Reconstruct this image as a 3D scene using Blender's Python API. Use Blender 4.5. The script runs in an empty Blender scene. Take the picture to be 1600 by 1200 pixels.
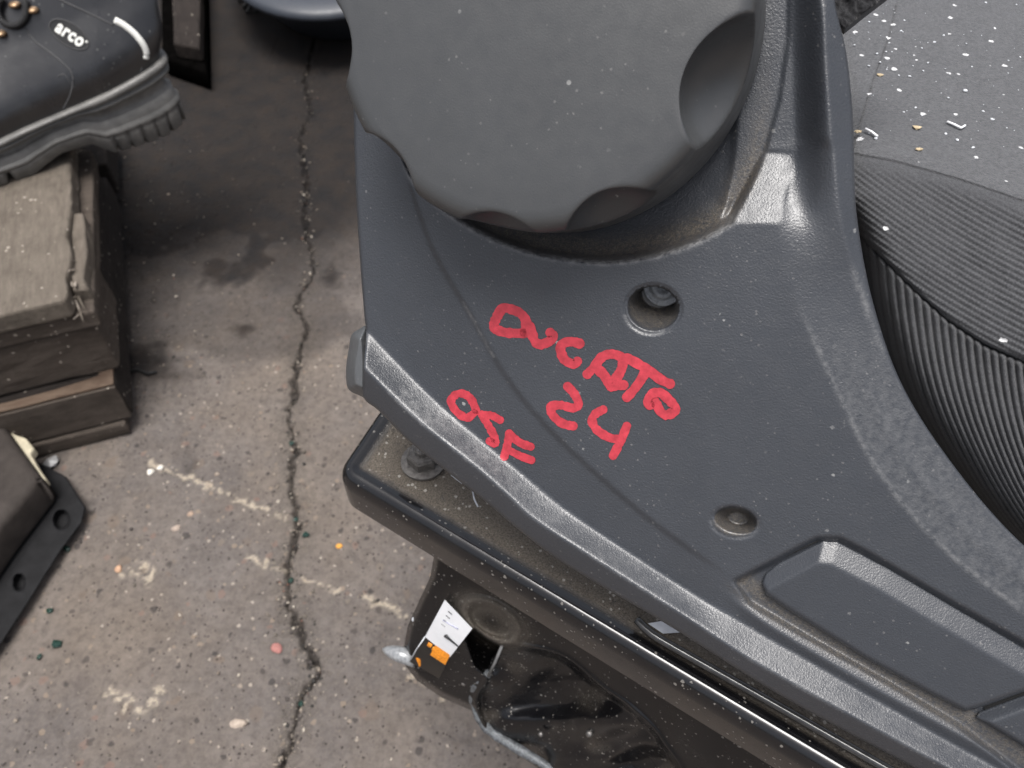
import bpy, bmesh, math, random
import numpy as np
from mathutils import Vector, Matrix, noise as mnoise
from mathutils.bvhtree import BVHTree
random.seed(7); rng = np.random.default_rng(7)
scene = bpy.context.scene
COL = scene.collection
R = math.radians

# ------------------------------------------------------------------ camera, sky, sun, exposure
CAM_H = 0.60; PITCH = R(50)
cam_d = bpy.data.cameras.new('camera'); cam = bpy.data.objects.new('camera', cam_d); COL.objects.link(cam)
cam.location = (0, 0, CAM_H); cam.rotation_euler = (R(90) - PITCH, 0, 0)
cam_d.sensor_width = 36; cam_d.lens = 27; cam_d.clip_start = 0.01; cam_d.clip_end = 200
cam_d.dof.use_dof = True; cam_d.dof.focus_distance = 0.245; cam_d.dof.aperture_fstop = 20
scene.camera = cam
SUNDIR = Vector((-0.04, -0.12, 0.99)).normalized()
w = bpy.data.worlds.new('World'); scene.world = w; w.use_nodes = True
nt = w.node_tree; sky = nt.nodes.new('ShaderNodeTexSky'); sky.sky_type = 'NISHITA'; sky.sun_disc = False
sky.sun_elevation = math.asin(SUNDIR.z); sky.sun_rotation = math.atan2(SUNDIR.x, SUNDIR.y)
sky.air_density = 0.8; sky.dust_density = 6.0; sky.ozone_density = 1.0
hsv = nt.nodes.new('ShaderNodeHueSaturation'); hsv.inputs['Saturation'].default_value = .45   # thin bright cloud
nt.links.new(sky.outputs[0], hsv.inputs['Color']); nt.links.new(hsv.outputs[0], nt.nodes['Background'].inputs[0]); nt.nodes['Background'].inputs[1].default_value = 0.145
sd = bpy.data.lights.new('sun', 'SUN'); sd.energy = 3.0; sd.angle = R(30); sd.color = (1, 0.98, 0.955)
so = bpy.data.objects.new('sun', sd); COL.objects.link(so); so.rotation_euler = SUNDIR.to_track_quat('Z', 'Y').to_euler()
scene.view_settings.view_transform = 'Standard'; scene.view_settings.look = 'None'
scene.view_settings.exposure = 0.15; scene.view_settings.gamma = 1
scene.render.engine = 'CYCLES'

# ------------------------------------------------------------------ helpers: where things stand
FW = np.array([0, math.cos(PITCH), -math.sin(PITCH)]); UP = np.array([0, math.sin(PITCH), math.cos(PITCH)])
RT = np.array([1.0, 0, 0]); C0 = np.array([0, 0, CAM_H])
def ray(px, py):
    px = np.asarray(px, float); py = np.asarray(py, float)
    return (px[..., None]-800)/1200*RT + (600-py[..., None])/1200*UP + FW
def P(px, py, d):
    return C0 + ray(px, py)*np.asarray(d, float)[..., None]
def G(px, py, z):                                   # the point at height z seen at px, py
    r = ray(px, py); return C0 + r*((z-CAM_H)/r[..., 2])[..., None]
NC = np.array([-0.35, -0.25, 1.0]); NC /= np.linalg.norm(NC)
NW = NC[0]*RT + NC[1]*UP - NC[2]*FW                  # the trim's normal
PC = 0.24*float(-(ray(900, 600) @ NW))
def dpanel(px, py, h=0.0):                           # h metres proud of the trim's main face
    return (-PC + h)/(ray(px, py) @ NW)
def link(name, me, mat=None, parent=None):
    o = bpy.data.objects.new(name, me); COL.objects.link(o)
    if mat: me.materials.append(mat)
    if parent: o.parent = parent
    return o
def setp(o, label=None, cat=None, group=None, kind=None):
    if label: o['label'] = label
    if cat: o['category'] = cat
    if group: o['group'] = group
    if kind: o['kind'] = kind
    return o
def empty(name, loc, label, cat, group=None):
    o = bpy.data.objects.new(name, None); COL.objects.link(o); o.location = loc; o.empty_display_size = .02
    return setp(o, label, cat, group)
def org(o):                                          # world location of a parent chain
    v = Vector((0, 0, 0))
    while o: v += o.location; o = o.parent
    return np.array(v)
def mesh_np(name, V, F, mat, parent=None, smooth=True, attrs=None):
    V = np.asarray(V, float)
    if parent: V = V - org(parent)
    F = np.asarray(F, np.int32); me = bpy.data.meshes.new(name)
    me.vertices.add(len(V)); me.vertices.foreach_set('co', V.astype(np.float32).ravel())
    k = F.shape[1]; me.loops.add(F.size); me.loops.foreach_set('vertex_index', F.ravel())
    me.polygons.add(len(F)); me.polygons.foreach_set('loop_start', np.arange(0, F.size, k, dtype=np.int32))
    if smooth: me.polygons.foreach_set('use_smooth', np.ones(len(F), bool))
    for n, a in (attrs or {}).items():
        at = me.attributes.new(n, 'FLOAT', 'POINT'); at.data.foreach_set('value', np.asarray(a, np.float32).ravel())
    me.update(calc_edges=True); me.validate()
    return link(name, me, mat, parent)
def grid_mesh(name, pts, mask, mat, parent=None, attrs=None, flip=False):
    h, wd = mask.shape
    idx = -np.ones(mask.shape, int)
    q = mask[:-1, :-1] & mask[1:, :-1] & mask[:-1, 1:] & mask[1:, 1:]
    used = np.zeros(mask.shape, bool)
    used[:-1, :-1] |= q; used[1:, :-1] |= q; used[:-1, 1:] |= q; used[1:, 1:] |= q
    idx[used] = np.arange(used.sum())
    F = np.stack([idx[1:, :-1][q], idx[1:, 1:][q], idx[:-1, 1:][q], idx[:-1, :-1][q]], 1)
    if flip: F = F[:, ::-1]
    return mesh_np(name, pts[used], F, mat, parent, True, {k: v[used] for k, v in (attrs or {}).items()})
def pgrid(x0, x1, y0, y1, s):
    xs = np.arange(x0, x1+s*.5, s); ys = np.arange(y0, y1+s*.5, s)
    return np.meshgrid(xs, ys)
def seg_dist(X, Y, pts, closed=False):               # unsigned distance and signed side (left positive in image sense)
    pts = np.asarray(pts, float); n = len(pts)
    best = np.full(X.shape, 1e18); side = np.zeros(X.shape); tt = np.zeros(X.shape); acc = 0
    for i in range(n if closed else n-1):
        a = pts[i]; b = pts[(i+1) % n]; ab = b-a; L2 = ab@ab+1e-12
        t = ((X-a[0])*ab[0]+(Y-a[1])*ab[1])/L2; tc = np.clip(t, 0, 1)
        dx = X-a[0]-tc*ab[0]; dy = Y-a[1]-tc*ab[1]; d2 = dx*dx+dy*dy
        cr = ab[0]*(Y-a[1])-ab[1]*(X-a[0])
        m = d2 < best-1e-9
        best = np.where(m, d2, best); side = np.where(m, cr, side); tt = np.where(m, acc+tc*math.sqrt(L2), tt)
        acc += math.sqrt(L2)
    return np.sqrt(best), np.sign(side), tt
def snap(X, Y, sd):                                  # points just outside an outline slide onto it, so its edge is clean
    gy_, gx_ = np.gradient(sd); n = np.sqrt(gx_**2+gy_**2)+1e-9; m = sd < 0
    return np.where(m, X-sd*gx_/n, X), np.where(m, Y-sd*gy_/n, Y)
def sdl(X, Y, pts):                                  # signed: positive on the upper-right side of a line running down-right
    d, s, _ = seg_dist(X, Y, pts); return -d*s
def inside(X, Y, pts):
    r = np.zeros(X.shape, bool); n = len(pts)
    for i in range(n):
        x1, y1 = pts[i]; x2, y2 = pts[(i+1) % n]
        if y1 == y2: continue
        c = ((y1 > Y) != (y2 > Y)) & (X < (x2-x1)*(Y-y1)/(y2-y1)+x1); r ^= c
    return r
def sdpoly(X, Y, pts):                               # positive inside
    d, _, _ = seg_dist(X, Y, pts, True); return np.where(inside(X, Y, pts), d, -d)
def cr(pts, n=8, closed=False):                      # Catmull-Rom
    p = np.asarray(pts, float)
    if closed: p = np.vstack([p[-1], p, p[0], p[1]])
    else: p = np.vstack([2*p[0]-p[1], p, 2*p[-1]-p[-2]])
    out = []
    for i in range(1, len(p)-2):
        for k in range(n):
            t = k/n
            out.append(.5*((2*p[i])+(-p[i-1]+p[i+1])*t+(2*p[i-1]-5*p[i]+4*p[i+1]-p[i+2])*t*t+(-p[i-1]+3*p[i]-3*p[i+1]+p[i+2])*t**3))
    if not closed: out.append(p[-2])
    return np.array(out)
def ss(a, b, x):
    t = np.clip((x-a)/(b-a), 0, 1); return t*t*(3-2*t)
def blur(A, s):
    r = int(math.ceil(s*3)); k = np.exp(-np.arange(-r, r+1)**2/(2*s*s)); k /= k.sum()
    B = np.pad(A, ((r, r), (0, 0)), 'edge'); B = sum(k[i]*B[i:i+A.shape[0]] for i in range(2*r+1))
    C = np.pad(B, ((0, 0), (r, r)), 'edge'); return sum(k[i]*C[:, i:i+A.shape[1]] for i in range(2*r+1))
_G = rng.random((256, 256))
def vn(x, y, seed=0):                                # value noise 0..1
    x = np.asarray(x)+seed*17.3; y = np.asarray(y)+seed*9.1
    xi = np.floor(x).astype(int); yi = np.floor(y).astype(int); fx = x-xi; fy = y-yi
    fx = fx*fx*(3-2*fx); fy = fy*fy*(3-2*fy)
    g = lambda a, b: _G[a % 256, b % 256]
    return (g(xi, yi)*(1-fx)+g(xi+1, yi)*fx)*(1-fy)+(g(xi, yi+1)*(1-fx)+g(xi+1, yi+1)*fx)*fy
def fbm(x, y, o=4, seed=0):
    a = 0; s = 0; am = 1
    for i in range(o): a = a+am*vn(x*2**i, y*2**i, seed+i*3); s += am; am *= .5
    return a/s
def tps(ctrl):
    c = np.array(ctrl, float); x = c[:, 0]/400; y = c[:, 1]/400; n = len(c)
    def U(r2): return np.where(r2 > 1e-12, r2*np.log(r2+1e-12), 0)
    K = U((x[:, None]-x)**2+(y[:, None]-y)**2); Pm = np.stack([np.ones(n), x, y], 1)
    A = np.zeros((n+3, n+3)); A[:n, :n] = K+np.eye(n)*1e-4; A[:n, n:] = Pm; A[n:, :n] = Pm.T
    wv = np.linalg.solve(A, np.concatenate([c[:, 2], np.zeros(3)]))
    def f(X, Y):
        X = np.asarray(X, float)/400; Y = np.asarray(Y, float)/400; r = wv[n]+wv[n+1]*X+wv[n+2]*Y
        for i in range(n): r = r+wv[i]*U((X-x[i])**2+(Y-y[i])**2)
        return r
    return f

# ------------------------------------------------------------------ materials
class Mt:
    def __init__(s, name):
        s.m = bpy.data.materials.new(name); s.m.use_nodes = True; s.t = s.m.node_tree
        s.b = s.t.nodes['Principled BSDF']; s.pos = s.n('ShaderNodeNewGeometry').outputs['Position']
    def n(s, k, **kw):
        nd = s.t.nodes.new(k)
        for a, v in kw.items(): setattr(nd, a, v)
        return nd
    def put(s, sock, v):
        if isinstance(v, bpy.types.NodeSocket): s.t.links.new(v, sock)
        elif isinstance(v, (tuple, list)) and len(v) == 3 and sock.type == 'RGBA': sock.default_value = (*v, 1)
        else: sock.default_value = v
    def set(s, **kw):
        for k, v in kw.items(): s.put(s.b.inputs[k.replace('_', ' ')], v)
        return s
    def noise(s, scale, detail=3, rough=.5, vec=None, out='Fac'):
        nd = s.n('ShaderNodeTexNoise'); s.put(nd.inputs['Vector'], vec or s.pos)
        nd.inputs['Scale'].default_value = scale; nd.inputs['Detail'].default_value = detail; nd.inputs['Roughness'].default_value = rough
        return nd.outputs[out]
    def vor(s, scale, feature='F1', rand=1.0, vec=None):
        nd = s.n('ShaderNodeTexVoronoi', feature=feature); s.put(nd.inputs['Vector'], vec or s.pos)
        nd.inputs['Scale'].default_value = scale; nd.inputs['Randomness'].default_value = rand
        return nd
    def math(s, op, a, b=0.0, c=0.0):
        nd = s.n('ShaderNodeMath', operation=op); s.put(nd.inputs[0], a); s.put(nd.inputs[1], b); s.put(nd.inputs[2], c); return nd.outputs[0]
    def ramp(s, f, stops):
        nd = s.n('ShaderNodeMapRange'); s.put(nd.inputs[0], f)
        nd.inputs[1].default_value = stops[0]; nd.inputs[2].default_value = stops[1]; nd.inputs[3].default_value = stops[2] if len(stops) > 2 else 0; nd.inputs[4].default_value = stops[3] if len(stops) > 3 else 1
        return nd.outputs[0]
    def mix(s, f, a, b):
        nd = s.n('ShaderNodeMix', data_type='RGBA'); s.put(nd.inputs[0], f); s.put(nd.inputs[6], a); s.put(nd.inputs[7], b); return nd.outputs[2]
    def attr(s, name):
        return s.n('ShaderNodeAttribute', attribute_name=name).outputs['Fac']
    def speck(s, scale, keep, rad, seed=0.0):        # irregular spots: the share `keep` of the cells carries one
        vec = s.pos
        if seed:
            a = s.n('ShaderNodeVectorMath', operation='ADD'); s.put(a.inputs[0], s.pos); a.inputs[1].default_value = (seed, seed*.7, seed*1.3); vec = a.outputs[0]
        wv = s.n('ShaderNodeVectorMath', operation='ADD'); s.put(wv.inputs[0], vec)
        ns = s.n('ShaderNodeVectorMath', operation='SCALE'); s.put(ns.inputs[0], s.noise(scale*2.2, 1, .5, vec, 'Color')); ns.inputs['Scale'].default_value = .45/scale
        s.put(wv.inputs[1], ns.outputs[0])
        v = s.vor(scale, vec=wv.outputs[0])
        sep = s.n('ShaderNodeSeparateColor'); s.put(sep.inputs[0], v.outputs['Color'])
        on = s.math('LESS_THAN', sep.outputs[0], keep)
        r = s.math('MULTIPLY', s.math('ADD', sep.outputs[1], .35), rad)
        edge = s.ramp(s.math('DIVIDE', v.outputs['Distance'], r), (1.1, .8))
        return s.math('MULTIPLY', on, edge), sep.outputs[2]
    def bump(s, h, dist, strength=1.0, nrm=None):
        nd = s.n('ShaderNodeBump'); s.put(nd.inputs['Height'], h); nd.inputs['Distance'].default_value = dist; nd.inputs['Strength'].default_value = strength
        if nrm: s.put(nd.inputs['Normal'], nrm)
        s.put(s.b.inputs['Normal'], nd.outputs[0]); return nd.outputs[0]

def plastic(name, base, rough, grain=1500, gd=.00010, dust=.03, dirt=False, spec=.5):
    m = Mt(name)
    big = m.noise(60, 3); c = m.mix(m.ramp(big, (.3, .7)), tuple(v*.96 for v in base), tuple(v*1.05 for v in base))
    sp, _ = m.speck(700, dust, .36); sp2, _ = m.speck(330, dust*.05, .16, 3.1); sp3, _ = m.speck(1500, dust*3, .5, 5.1)
    c = m.mix(m.math('MULTIPLY', m.math('MULTIPLY', sp3, .3), m.ramp(m.noise(38, 3, .6), (.40, .60))), c, (.30, .29, .28))
    c = m.mix(m.math('MULTIPLY', m.math('MULTIPLY', m.math('MAXIMUM', sp, m.math('MULTIPLY', sp2, .0)), m.ramp(m.noise(38, 3, .6), (.48, .62))), .6), c, (.4, .4, .39))
    r = m.ramp(m.noise(250, 4), (.3, .7, rough-.05, rough+.07))
    hgt = m.noise(grain, 2, .6)
    if dirt:
        d = m.math('MULTIPLY', m.attr('dirt'), m.ramp(m.noise(900, 4, .7), (.3, .6)))
        c = m.mix(d, c, m.mix(m.ramp(m.noise(2500, 2), (.4, .7)), (.085, .073, .060), (.19, .168, .138)))
        wr = m.math('MULTIPLY', m.attr('wear_and_light'), m.ramp(m.noise(500, 4, .7), (.35, .65)))  # pale scuffs, plus highlights put into the colour
        c = m.mix(m.math('MULTIPLY', wr, .5), c, (.28, .28, .28))
    m.set(Base_Color=c, Roughness=r); m.b.inputs['Specular IOR Level'].default_value = .85
    m.bump(hgt, gd, .9)
    return m.m
M_TRIM = plastic('trim plastic', (.040, .044, .052), .34, 1700, .00016, .012, True)
M_KNOB = plastic('knob plastic', (.052, .054, .056), .36, 2600, .00005, .005)
M_COVER = plastic('cover plastic', (.038, .042, .050), .34, 1900, .00012, .008)
M_BLUE = plastic('blue grey plastic', (.028, .034, .046), .5, 1200, .0001, .01)
M_CAP = plastic('cap plastic', (.09, .095, .10), .4, 2600, .00004, .01)

def mk_black(name='black paint', base=(.006, .006, .007), rough=.13, dirty=True):
    m = Mt(name)
    sp, _ = m.speck(800, .10, .36); sp2, _ = m.speck(450, .02, .25, 2.2)
    c = m.mix(m.math('MULTIPLY', m.math('MAXIMUM', sp, sp2), .5), base, (.35, .33, .30))
    dst = m.ramp(m.noise(35, 5, .65), (.5, .75, 0, .10)); c = m.mix(dst, c, (.09, .085, .08))
    r = m.math('ADD', m.ramp(m.noise(90, 5, .7), (.35, .8, rough, rough+.18)), m.math('MULTIPLY', dst, .5))
    if dirty:
        d = m.math('MULTIPLY', m.attr('dirt'), m.ramp(m.noise(300, 5, .75), (.22, .42)))
        dc = m.mix(m.ramp(m.noise(1500, 4, .7), (.35, .65)), (.075, .062, .048), (.22, .19, .155))
        s3, _ = m.speck(700, .14, .4, 9.); dc = m.mix(m.math('MULTIPLY', s3, .8), dc, (.5, .47, .42))
        c = m.mix(d, c, dc); r = m.math('MAXIMUM', r, m.math('MULTIPLY', d, .9))
        m.bump(m.math('MULTIPLY', m.math('ADD', d, .03), m.noise(900, 5, .75)), .0012, .9)
    if dirty is True and name == 'black paint': m.put(m.b.inputs['Coat Weight'], m.math('MULTIPLY', m.math('SUBTRACT', 1.0, d), .55)); m.b.inputs['Coat Roughness'].default_value = .08; m.b.inputs['Coat IOR'].default_value = 1.52
    m.set(Base_Color=c, Roughness=r); return m.m
M_BLACK = mk_black()
def simple(name, col, rough=.5, metal=0.0, nscale=200, var=.15, bump=0.0, spec=.5):
    m = Mt(name); f = m.ramp(m.noise(nscale, 4, .6), (.3, .7))
    m.set(Base_Color=m.mix(f, tuple(v*(1-var) for v in col), tuple(min(1, v*(1+var)) for v in col)), Roughness=rough, Metallic=metal)
    m.b.inputs['Specular IOR Level'].default_value = spec
    if bump: m.bump(m.noise(nscale*3, 4, .7), bump)
    return m.m
M_RED = simple('red marker ink', (.46, .040, .058), .42, 0, 380, .26, .00004)
M_LIGHT_BEAD = simple('light bead grey', (.22, .21, .20), .35, .8, 600, .4, .0002)
M_SCREW = simple('zinc screw', (.30, .31, .32), .3, .35, 900, .3, .0002)
M_DARKMETAL = simple('dark steel', (.16, .15, .14), .35, .4, 500, .4, .0004)
M_WHITE = simple('white paper', (.90, .91, .93), .5, 0, 300, .03)
M_ORANGE = simple('orange print', (.85, .27, .02), .5, 0, 900, .35)
M_INK = simple('black ink', (.02, .02, .022), .5)
M_CHROME = simple('painted highlight', (.62, .64, .67), .25)
M_CREAM = simple('cream plastic', (.50, .45, .33), .5, 0, 120, .2)
M_BLUEINK = simple('blue paint mark', (.004, .028, .055), .3)
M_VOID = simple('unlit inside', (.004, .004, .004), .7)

def mk_fabric(name, a, b, sc, lint=.05, bd=.0003):
    m = Mt(name)
    c = m.mix(m.ramp(m.noise(sc, 4, .75), (.35, .65)), a, b)
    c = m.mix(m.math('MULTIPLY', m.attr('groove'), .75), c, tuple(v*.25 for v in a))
    sp, _ = m.speck(380, lint, .34); s2, _ = m.speck(170, lint*.5, .16, 4.4)
    c = m.mix(m.math('MULTIPLY', m.math('MAXIMUM', sp, s2), .9), c, (.75, .75, .76))
    m.set(Base_Color=c, Roughness=.95); m.b.inputs['Sheen Weight'].default_value = .25; m.b.inputs['Sheen Roughness'].default_value = .5
    m.b.inputs['Specular IOR Level'].default_value = .15
    m.bump(m.noise(sc*1.3, 3, .8), bd, 1.0); return m.m
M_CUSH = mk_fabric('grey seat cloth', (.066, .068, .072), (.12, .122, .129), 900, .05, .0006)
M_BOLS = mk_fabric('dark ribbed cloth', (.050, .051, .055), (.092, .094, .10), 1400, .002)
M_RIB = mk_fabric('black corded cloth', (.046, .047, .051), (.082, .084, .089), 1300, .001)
M_BACK = mk_fabric('black back cloth', (.006, .006, .007), (.02, .02, .022), 900, .01)

# ------------------------------------------------------------------ the ground
def LP(pts): return [tuple(G(x, y, 0.0)[:2]) for x, y in pts]
crack_px = cr([(492, 60), (478, 120), (486, 175), (470, 215), (480, 290), (474, 340), (486, 395), (487, 432), (462, 475), (480, 515), (466, 560), (458, 610), (450, 660), (462, 700), (452, 740), (462, 790), (466, 835), (452, 880), (450, 920), (452, 950), (468, 985), (488, 1030), (494, 1060), (470, 1090), (462, 1120), (452, 1160), (440, 1215), (452, 1300)], 5)
CR = np.array(LP(crack_px)); CR[:, 0] += (rng.random(len(CR))-.5)*.0035; CR[:, 1] += (rng.random(len(CR))-.5)*.002
CR = np.vstack([CR[0]+[.03, .5], CR, CR[-1]+[-.02, -.2]])
def axis(a, b, step, lo, hi):
    mid = np.arange(a, b, step); o1 = []; s = step; v = a
    while v > lo: s *= 1.5; v -= s; o1.append(v)
    o2 = []; s = step; v = mid[-1]
    while v < hi: s *= 1.5; v += s; o2.append(v)
    return np.concatenate([o1[::-1], mid, o2])
gx = axis(-.62, .02, .0014, -40, 40); gy = axis(.10, 1.15, .0018, -40, 60)
GX, GY = np.meshgrid(gx, gy)
wx = GX+(vn(GX*160, GY*160, 5)-.5)*.006; wy = GY+(vn(GX*160, GY*160, 8)-.5)*.006
near = (GX > -.66) & (GX < .06) & (GY > .05) & (GY < 1.3)
dC = np.full(GX.shape, 1.0)
dd, _, _ = seg_dist(wx[near], wy[near], CR); dC[near] = dd
cw = .0007+.0019*vn(GX*45, GY*45, 2)**1.5
cr_f = 1-ss(cw*.5, cw*1.5+.0008, dC)
crum = (1-ss(.004, .020, dC+(.5-vn(GX*260, GY*260, 3))*.018))
Z = (fbm(GX*18, GY*18, 4, 1)-.5)*.0035+(fbm(GX*220, GY*220, 3, 4)-.5)*.0011
pit = ss(.80, .90, vn(GX*150, GY*150, 11)); Z -= pit*.0012
Z += -cr_f*.006-crum*.0012*vn(GX*300, GY*300, 7)
Z[~((GX > -3) & (GX < 3) & (GY > -3) & (GY < 3))] = 0
# tones of the concrete: darker patch towards the back, old paint line, pale worn patches
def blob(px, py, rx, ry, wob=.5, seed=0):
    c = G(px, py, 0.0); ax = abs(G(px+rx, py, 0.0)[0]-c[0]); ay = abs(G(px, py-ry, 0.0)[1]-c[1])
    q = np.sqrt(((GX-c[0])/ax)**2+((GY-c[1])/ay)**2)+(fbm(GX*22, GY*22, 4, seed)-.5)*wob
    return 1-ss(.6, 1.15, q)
dark_patch = np.clip(blob(330, 130, 330, 230, 1.3, 2)*1.0+blob(240, 260, 120, 150, .9, 3)*.8+blob(520, 200, 130, 140, .9, 9)*.6, 0, 1)
dark_patch = np.maximum(dark_patch, 1.0*ss(.46, .80, GY+(fbm(GX*7, GY*7, 4, 6)-.5)*.22+(GX+.35)*-.25))
dark_patch = np.maximum(dark_patch, .45*blob(380, 500, 240, 60, 1.3, 13))
paint = np.zeros(GX.shape)
for pl, wd, th in (([(232, 722), (262, 735), (300, 748), (360, 775), (440, 808)], .0026, .42), ([(385, 866), (412, 878), (448, 893)], .0028, .45), ([(470, 905), (505, 914), (530, 920)], .0026, .52), ([(572, 930), (600, 944), (632, 962)], .0030, .35), ([(175, 1085), (200, 1098), (225, 1105), (245, 1085)], .0055, .5), ([(195, 895), (225, 885), (232, 905)], .006, .58), ([(640, 1050), (700, 1090)], .003, .5)):
    q = np.full(GX.shape, 1.0); dd, _, _ = seg_dist(wx[near], wy[near], np.array(LP(cr(pl, 4)))); q[near] = dd
    paint = np.maximum(paint, (1-ss(wd*.6, wd*1.3, q))*ss(th-.12, th+.1, vn(GX*330, GY*330, 21)))
mg = Mt('worn concrete')
dark_f = mg.attr('dark_patch'); crk = mg.attr('crack'); crm = mg.attr('crumble'); mg.b.inputs['Specular IOR Level'].default_value = .2
c = mg.mix(mg.ramp(mg.noise(22, 5, .65), (.3, .7)), (.108, .095, .089), (.178, .157, .145))
c = mg.mix(mg.ramp(mg.noise(7, 4, .6), (.42, .66, 0, .55)), c, (.205, .165, .130))
c = mg.mix(mg.ramp(mg.noise(140, 5, .7), (.42, .72, 0, .6)), c, (.055, .047, .042))
c = mg.mix(mg.ramp(mg.noise(420, 4, .7), (.45, .75, 0, .5)), c, (.20, .17, .145))
vis = mg.math('SUBTRACT', 1.0, mg.math('MULTIPLY', dark_f, .85))
for sc, keep, rad, ca, cb, st, sd_ in ((48, .34, .27, (.17, .13, .10), (.10, .085, .078), .5, 0.), (85, .26, .26, (.20, .125, .10), (.19, .16, .13), .5, 1.7), (120, .20, .30, (.035, .032, .032), (.06, .052, .048), .7, 3.3), (150, .10, .28, (.34, .28, .22), (.24, .18, .13), .6, 6.1), (300, .04, .36, (.45, .40, .34), (.28, .22, .16), .7, 8.8), (420, .12, .38, (.02, .018, .017), (.035, .03, .027), .8, 12.4)):
    s_, rr = mg.speck(sc, keep, rad, sd_)
    c = mg.mix(mg.math('MULTIPLY', mg.math('MULTIPLY', s_, st), vis), c, mg.mix(rr, ca, cb))
c = mg.mix(mg.math('MULTIPLY', mg.math('MULTIPLY', mg.attr('paint'), .75), mg.ramp(mg.noise(700, 3, .7), (.3, .55))), c, (.50, .43, .33))
c = mg.mix(mg.math('MULTIPLY', crm, .45), c, mg.mix(mg.ramp(mg.noise(900, 3), (.4, .6)), (.05, .043, .037), (.16, .14, .12)))
c = mg.mix(mg.math('MULTIPLY', crk, mg.ramp(mg.noise(260, 3, .7), (.3, .6, .45, .95))), c, (.014, .012, .011))
dark_c = mg.mix(mg.ramp(mg.noise(30, 4, .7), (.35, .65)), (.007, .007, .008), (.019, .0145, .012))
c = mg.mix(mg.math('MULTIPLY', dark_f, .94), c, dark_c)
rr = mg.math('SUBTRACT', mg.ramp(mg.noise(60, 4, .7), (.3, .7, .78, .92)), mg.math('MULTIPLY', dark_f, .08))
mg.set(Base_Color=c, Roughness=rr); mg.b.inputs['Specular IOR Level'].default_value = .2
mg.bump(mg.math('ADD', mg.noise(500, 6, .75), mg.math('MULTIPLY', mg.noise(120, 4, .6), .8)), .0016, .75)
gr = grid_mesh('ground', np.stack([GX, GY, Z], -1), np.ones(GX.shape, bool), mg.m, None, dict(dark_patch=dark_patch, crack=cr_f, crumble=crum, paint=paint), flip=True)
setp(gr, 'worn concrete ground with a long crack', kind='structure')

def rock_bm(r, sq=.6, seed=0):
    bm = bmesh.new(); bmesh.ops.create_icosphere(bm, subdivisions=1, radius=r)
    rd = random.Random(seed)
    for v in bm.verts: v.co *= rd.uniform(.65, 1.25); v.co.z *= sq
    return bm
def bm_obj(name, bm, mat, parent=None, smooth=False, loc=None):
    me = bpy.data.meshes.new(name); bm.to_mesh(me); bm.free()
    if smooth: me.polygons.foreach_set('use_smooth', [True]*len(me.polygons))
    o = link(name, me, mat, parent)
    if loc is not None: o.location = loc
    return o
# grit: uncountable
def scatter(name, spots, rmin, rmax, mat, lab, zf=None, parent=None):
    V = []; F = []
    t = bmesh.new(); bmesh.ops.create_icosphere(t, subdivisions=1, radius=1); bv = np.array([v.co[:] for v in t.verts]); bf = np.array([[v.index for v in f.verts] for f in t.faces]); t.free()
    for i, p in enumerate(spots):
        r = rmin+(rmax-rmin)*random.random()**3
        v = bv*(1+(rng.random((len(bv), 1))-.5)*.7)*r*np.array([random.uniform(.7, 1.5), random.uniform(.6, 1.2), .55])
        a = random.random()*6.28; v = v@np.array([[math.cos(a), math.sin(a), 0], [-math.sin(a), math.cos(a), 0], [0, 0, 1]])
        V.append(v+p); F.append(bf+i*len(bv))
    return mesh_np(name, np.vstack(V), np.vstack(F), mat, parent, False)
mgr = Mt('mixed grit'); gi = mgr.n('ShaderNodeNewGeometry').outputs['Random Per Island']
cr_ = mgr.n('ShaderNodeValToRGB'); mgr.put(cr_.inputs[0], gi); cr_.color_ramp.interpolation = 'CONSTANT'
for i, (p_, col_) in enumerate([(0, (.06, .05, .045)), (.3, (.13, .11, .09)), (.55, (.03, .027, .024)), (.70, (.24, .20, .16)), (.90, (.45, .40, .33)), (.97, (.20, .10, .07))]):
    e = cr_.color_ramp.elements[i] if i < 2 else cr_.color_ramp.elements.new(p_); e.position = p_; e.color = (*col_, 1)
mgr.set(Base_Color=cr_.outputs[0], Roughness=.75)
sp = []
for i in range(650):
    x = random.uniform(-.55, -.02); y = random.uniform(.13, 1.0)
    sp.append((x, y, .0006))
for i in range(1100):
    q = CR[random.randrange(1, len(CR)-1)]; sp.append((q[0]+random.gauss(0, .007), q[1]+random.gauss(0, .006), .0002))
for i in range(300):                       # by the pallet foot
    q = G(random.uniform(150, 330), random.uniform(300, 640), 0.0); sp.append((q[0], q[1], .0006))
setp(scatter('grit', sp, .0004, .0017, mgr.m, ''), 'fine grit and crumbs scattered over the concrete', 'grit', None, 'stuff')

mgl = Mt('green glass'); mgl.set(Base_Color=(.03, .075, .058), Roughness=.08); mgl.b.inputs['Transmission Weight'].default_value = .5; mgl.b.inputs['IOR'].default_value = 1.5
shards = [(478, 836, .0034, 'dark green glass chip in the crack above the paint flecks'), (462, 812, .0026, 'small green glass chip at the top of the wide crack part'), (90, 1006, .0042, 'pale green glass chip near the lower left corner'), (62, 1027, .0028, 'little green glass chip just left of the pale green one'), (78, 955, .0036, 'bluish glass chip beside the black bracket edge'), (105, 858, .0032, 'flat green glass chip touching the black bracket'), (456, 693, .0032, 'shiny green glass chip high in the crack'), (455, 907, .0030, 'clear glass chip stuck in the crack beside pale flecks'), (970-500, 1100, .0026, 'glass chip low in the crack near the photo bottom')]
for i, (x, y, r, lb) in enumerate(shards):
    q = G(x, y, .001); o = bm_obj('glass_chip', rock_bm(r, .5, i+3), mgl.m, None, False, q+np.array([0, 0, r*.25])); o.rotation_euler = (.2, .1, i*1.3)
    setp(o, lb, 'glass chip', 'glass chips on the concrete')
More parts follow.
